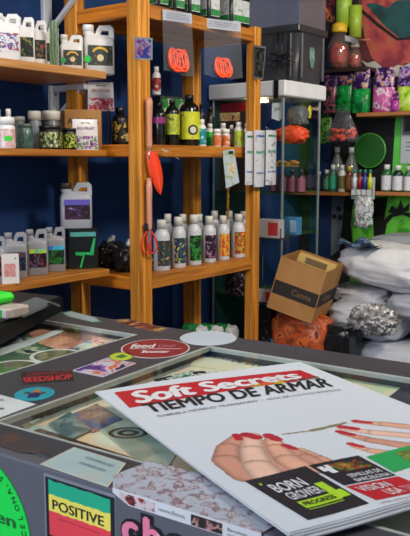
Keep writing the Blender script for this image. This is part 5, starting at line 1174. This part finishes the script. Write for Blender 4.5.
def st(px, py):
    w = WF.atz(px, py, Z + .005); d = Vector((w.x - A_.x, w.y - A_.y, 0)); return (d.dot(ex), d.dot(gy))
# printed photograph of two hands on the cover, as a colour print
NX, NY = 230, 318
PAPERC = (0.56, 0.615, 0.69)
def capsule(p0, p1, r0, r1, col, edge=.55, light=(0, 0)):
    a = st(*p0); b = st(*p1); return ('c', a, b, r0, r1, col, edge)
sk1, sk2, sk3 = (.66, .36, .26), (.72, .47, .37), (.55, .27, .20)
nail = (.42, .012, .035)
shapes = []
def finger(path, rads, col, edge=.42):
    for (p0, p1), (r0, r1) in zip(zip(path, path[1:]), zip(rads, rads[1:])): shapes.append(capsule(p0, p1, r0, r1, col, edge))
# left hand
finger([(262, 450), (272, 466)], [.022, .027], sk3, .9)
finger([(238, 440), (228, 449), (226, 462), (246, 478)], [.009, .012, .014, .014], sk3)
finger([(300, 453), (318, 463), (335, 472)], [.007, .011, .013], sk1)
finger([(288, 450), (306, 460), (330, 474)], [.006, .009, .011], sk3)
finger([(272, 440), (276, 450), (288, 462), (305, 472)], [.008, .0105, .0130, .015], sk1)
finger([(252, 438), (252, 452), (258, 468), (270, 480)], [.0095, .0125, .0150, .017], sk2)
for p0, p1, r in (((236, 437), (239, 441), .0045), ((246, 436.5), (257, 439.5), .0062), ((268, 437.5), (277, 441.5), .006), ((285, 447.5), (294, 451), .0042)):
    shapes.append(capsule(p0, p1, r, r * .95, nail, .75))
# right hand
finger([(354, 449), (372, 454), (420, 462)], [.0045, .0065, .009], sk1)
finger([(344, 436), (372, 443), (425, 452)], [.005, .008, .010], sk3)
finger([(342, 430.5), (375, 435), (430, 440)], [.0055, .008, .0095], sk2)
finger([(357, 424), (385, 426), (430, 431)], [.005, .0075, .009], sk1)
for p0, p1, r in (((350, 446.5), (361, 449.5), .0040), ((339, 434), (352, 437), .0045), ((341, 429), (356, 431), .005), ((355, 423), (369, 424.5), .0045)):
    shapes.append(capsule(p0, p1, r, r * .95, nail, .75))
# rolled cigarette
for p0, p1, r in (((283, 436.5), (312, 433), .0016), ((312, 433), (336, 427.5), .0030), ((336, 427.5), (345, 425), .0024)):
    shapes.append(capsule(p0, p1, r, r, (.23, .20, .10), .4))
def cover_col(x, y):
    col = PAPERC
    for _, a, b, r0, r1, c_, ed in shapes:
        dx, dy = b[0] - a[0], b[1] - a[1]; L2 = dx * dx + dy * dy
        k_ = max(0, min(1, ((x - a[0]) * dx + (y - a[1]) * dy) / L2))
        d = math.hypot(x - a[0] - k_ * dx, y - a[1] - k_ * dy); r = r0 + (r1 - r0) * k_
        if d < r:
            q_ = d / r; sh = 1 - (1 - ed) * max(0, q_ - .35) ** 1.6 * 1.9
            nz_ = 1 + .06 * noise.noise(Vector((x * 90, y * 90, 3)))
            col = tuple(ch * sh * nz_ for ch in c_)
    return col
mb = MB().sheet(lambda a, b: ms(a * MW, (1 - b) * MH, TH), NX, NY)
cov = mb.build('cover', None or mat('#b9c0ca'), mg)
ca = cov.data.color_attributes.new('print', 'FLOAT_COLOR', 'POINT')
buf = []
for v_ in cov.data.vertices:
    c_ = cover_col(v_.co.x, -v_.co.y); buf += [c_[0], c_[1], c_[2], 1]
ca.data.foreach_set('color', buf)
m, nt, b = new_mat('cover print'); at = nt.nodes.new('ShaderNodeAttribute'); at.attribute_name = 'print'
nt.links.new(at.outputs['Color'], b.inputs['Base Color']); b.inputs['Roughness'].default_value = .38
cov.data.materials.clear(); cov.data.materials.append(m)
def printed(name, quad, m, lift=.0003, bow=0, n=14):
    """a printed block on the cover, quad = four pixel corners TL TR BR BL"""
    q_ = [Vector(st(*p_)) for p_ in quad]
    def f(a, b):
        p_ = (q_[3] * (1 - a) + q_[2] * a) * (1 - b) + (q_[0] * (1 - a) + q_[1] * a) * b
        return ms(min(p_.x, MW), min(p_.y, MH), TH + lift)
    BLK[0] = MB().sheet(f, n, max(3, n // 3)).build(name, m, mg); return BLK[0], q_
def on_quad(q_, x, y, lift): 
    p_ = (q_[3] * (1 - x) + q_[2] * x) * (1 - y) + (q_[0] * (1 - x) + q_[1] * x) * y; return ms(p_.x, p_.y, TH + lift)
BLK = [None]
def qtext(q_, s_, x0, y0, w, h, m, lift=.0006, bold=.0, shear=0, sp=1.0):
    mb = MB(); text(mb, s_, lambda x, y: on_quad(q_, x, y, lift), w, h, bold, x0=x0, y0=y0, shear=shear, sp=sp); return mb.build('lettering', m, BLK[0] or mg)
RED = mat('#b01c28', .38, var=.03); WT = mat('#d0d4da', .38); BK = mat('#1a1a1e', .4); DK = mat('#211e26', .38)
_, q_ = printed('title_banner', [(114, 393.5), (300, 371), (319, 378.5), (129.5, 409)], RED, n=30)
qtext(q_, 'Soft Secrets', .055, .14, .87, .72, WT, bold=.05, shear=.18, sp=1.0)
BLK[0] = cov; hq = [Vector(st(*p_)) for p_ in ((136, 404), (330, 375.5), (341, 388), (150, 416))]
qtext(hq, 'TIEMPO DE ARMAR', .01, .12, .95, .66, BK, bold=.032)
BLK[0] = cov; hq = [Vector(st(*p_)) for p_ in ((153, 415.5), (346, 388), (350, 392), (157, 421))]
qtext(hq, 'GABRIELA MORENO TRABAJANDO  -  GUIA DE CULTIVO INTERIOR', .01, .2, .95, .5, mat('#5c6068'), bold=0)
BLK[0] = cov; hq = [Vector(st(*p_)) for p_ in ((246, 386), (319, 377), (322, 380), (250, 390))]
for i, cc_ in enumerate(('#b87c1c', '#c84a1c', '#b8981c', '#8c2424')): 
    mb = MB(); mb.sheet(lambda a, b: on_quad(hq, .02 + .16 * i + .15 * a, .1 + .8 * b, .0004), 2, 1); mb.build('colour_bar', mat(cc_), cov)
qtext(hq, 'GRATIS', .68, .1, .3, .7, mat('#3c3e44'), bold=.02)
_, q_ = printed('advert_block', [(244.5, 484), (305, 469), (369, 509), (308, 525.5)], DK, n=24)
LIME = mat('#a0cc2c', .4)
qtext(q_, 'BORN', .17, .60, .50, .20, WT, bold=.02); qtext(q_, 'GROWER', .20, .40, .52, .16, WT, bold=.015)
mb = MB(); mb.sheet(lambda a, b: on_quad(q_, .20 + .60 * a, .20 + .15 * b, .0006), 6, 2); mb.sheet(lambda a, b: on_quad(q_, .74 + .14 * a, .34 + .26 * b, .0006), 4, 4); mb.sheet(lambda a, b: on_quad(q_, .80 + .16 * a, .22 + .16 * b, .0006), 4, 4); mb.build('lime_shape', LIME, BLK[0]); mb = MB(); mb.sheet(lambda a, b: on_quad(q_, .10 + .03 * a, .82 + .05 * b, .0006), 2, 2); mb.build('lime_mark', LIME, BLK[0])
mb = MB(); mb.sheet(lambda a, b: on_quad(q_, .20 + .58 * a, .16 + .012 * b, .0006), 6, 1); mb.build('lime_line', LIME, BLK[0])
qtext(q_, 'PROGRESS', .24, .235, .50, .08, DK, lift=.0009, bold=.02)
_, q_ = printed('advert_block', [(308, 468.5), (358, 459), (396, 480.5), (344, 490)], DK, n=20)
qtext(q_, 'SEMILLAS DE', .30, .22, .62, .14, WT, bold=.015); qtext(q_, 'BARCELONA', .28, .03, .66, .13, WT, bold=.015)
mb = MB(); mb.sheet(lambda a, b: on_quad(q_, .28 + .6 * a + .05 * math.sin(b * 5), .48 + .38 * b, .0006), 10, 6); mb.build('colour_print', blot([(0, '#1c3420'), (.45, '#8c3a20'), (.53, '#3c7c2c'), (.6, '#c86c2c'), (.66, '#1c2420')], 90, 3), BLK[0])
mb = MB(); 
for (x0, y0, w, h) in ((.06, .62, .10, .22), (.14, .50, .12, .26), (.20, .72, .08, .14)): mb.sheet(lambda a, b: on_quad(q_, x0 + w * a, y0 + h * b, .0007), 3, 3)
mb.build('white_figure', WT, BLK[0])
_, q_ = printed('advert_block', [(345.5, 491), (398, 481.5), (430, 496), (376, 506)], RED, n=20)
qtext(q_, 'VISION', .08, .52, .55, .34, WT, bold=.015); qtext(q_, 'USA', .34, .1, .28, .34, mat('#d8c0c0'), bold=.03); qtext(q_, 'TECH', .66, .1, .28, .34, mat('#d08088'), bold=.03)
_, q_ = printed('advert_block', [(366, 460.5), (420, 446), (440, 462), (394, 477.5)], mat('#1f9a54', .38), n=20)
mb = MB(); mb.sheet(lambda a, b: on_quad(q_, .45 + .3 * a, .15 + .65 * b, .0006), 8, 6); mb.build('bud_print', blot([(0, '#5c6c2c'), (.5, '#8a8c3c'), (.6, '#3c7c3c'), (.67, '#a8804c')], 80, 3), BLK[0])
BLK[0] = cov; hq = [Vector(st(*p_)) for p_ in ((377, 508), (420, 499), (424, 502), (381, 511))]
qtext(hq, 'www.softsecrets.nl', .02, .2, .9, .6, mat('#8c2c34'))

# ================================================================== LIGHT, SKY, CAMERA
w = bpy.data.worlds.new('world'); bpy.context.scene.world = w; w.use_nodes = True
bg = w.node_tree.nodes['Background']; bg.inputs['Color'].default_value = (.72, .82, 1, 1); bg.inputs['Strength'].default_value = .65
def lamp(name, loc, target, size, power, color, size_y=None):
    l = bpy.data.lights.new(name, 'AREA'); l.energy = power; l.color = color; l.shape = 'RECTANGLE'; l.size = size; l.size_y = size_y or size
    o = bpy.data.objects.new(name, l); C.objects.link(o); o.location = loc
    o.rotation_euler = (Vector(target) - Vector(loc)).to_track_quat('-Z', 'Y').to_euler(); return o
lamp('shop_window_daylight', (-2.6, -.6, 2.2), (0, 1.2, .9), 1.6, 100, (.80, .88, 1))
lamp('fill_light', (1.3, 1.4, 2.85), (.7, 3.2, 1.0), .5, 88, (1, .90, .76))  # added warm area light overhead, brightens the shelves; no fitting is modelled
lamp('fill_light', (-.5, 1.0, 2.85), (-.2, 3.2, 1.2), .4, 20, (1, .88, .72))  # second added overhead light, a weak warm fill for the pine unit
lamp('fill_light', (2.0, 2.9, 2.85), (1.5, 4.0, 1.2), .5, 30, (1, .93, .84))  # added to lift the dim right wall and the green dish
cam = bpy.data.cameras.new('camera'); co = bpy.data.objects.new('camera', cam); C.objects.link(co)
co.location = CAMP; co.rotation_euler = (PI / 2 - PITCH, 0, 0)
cam.sensor_fit = 'HORIZONTAL'; cam.sensor_width = 36; cam.lens = F / 410 * 36; cam.clip_start = .02
cam.dof.use_dof = True; cam.dof.focus_distance = 1.35; cam.dof.aperture_fstop = 40
bpy.context.scene.camera = co
vs_ = bpy.context.scene.view_settings
vs_.view_transform = 'Standard'; vs_.look = 'None'; vs_.exposure = 0; vs_.gamma = 1; vs_.use_curve_mapping = False
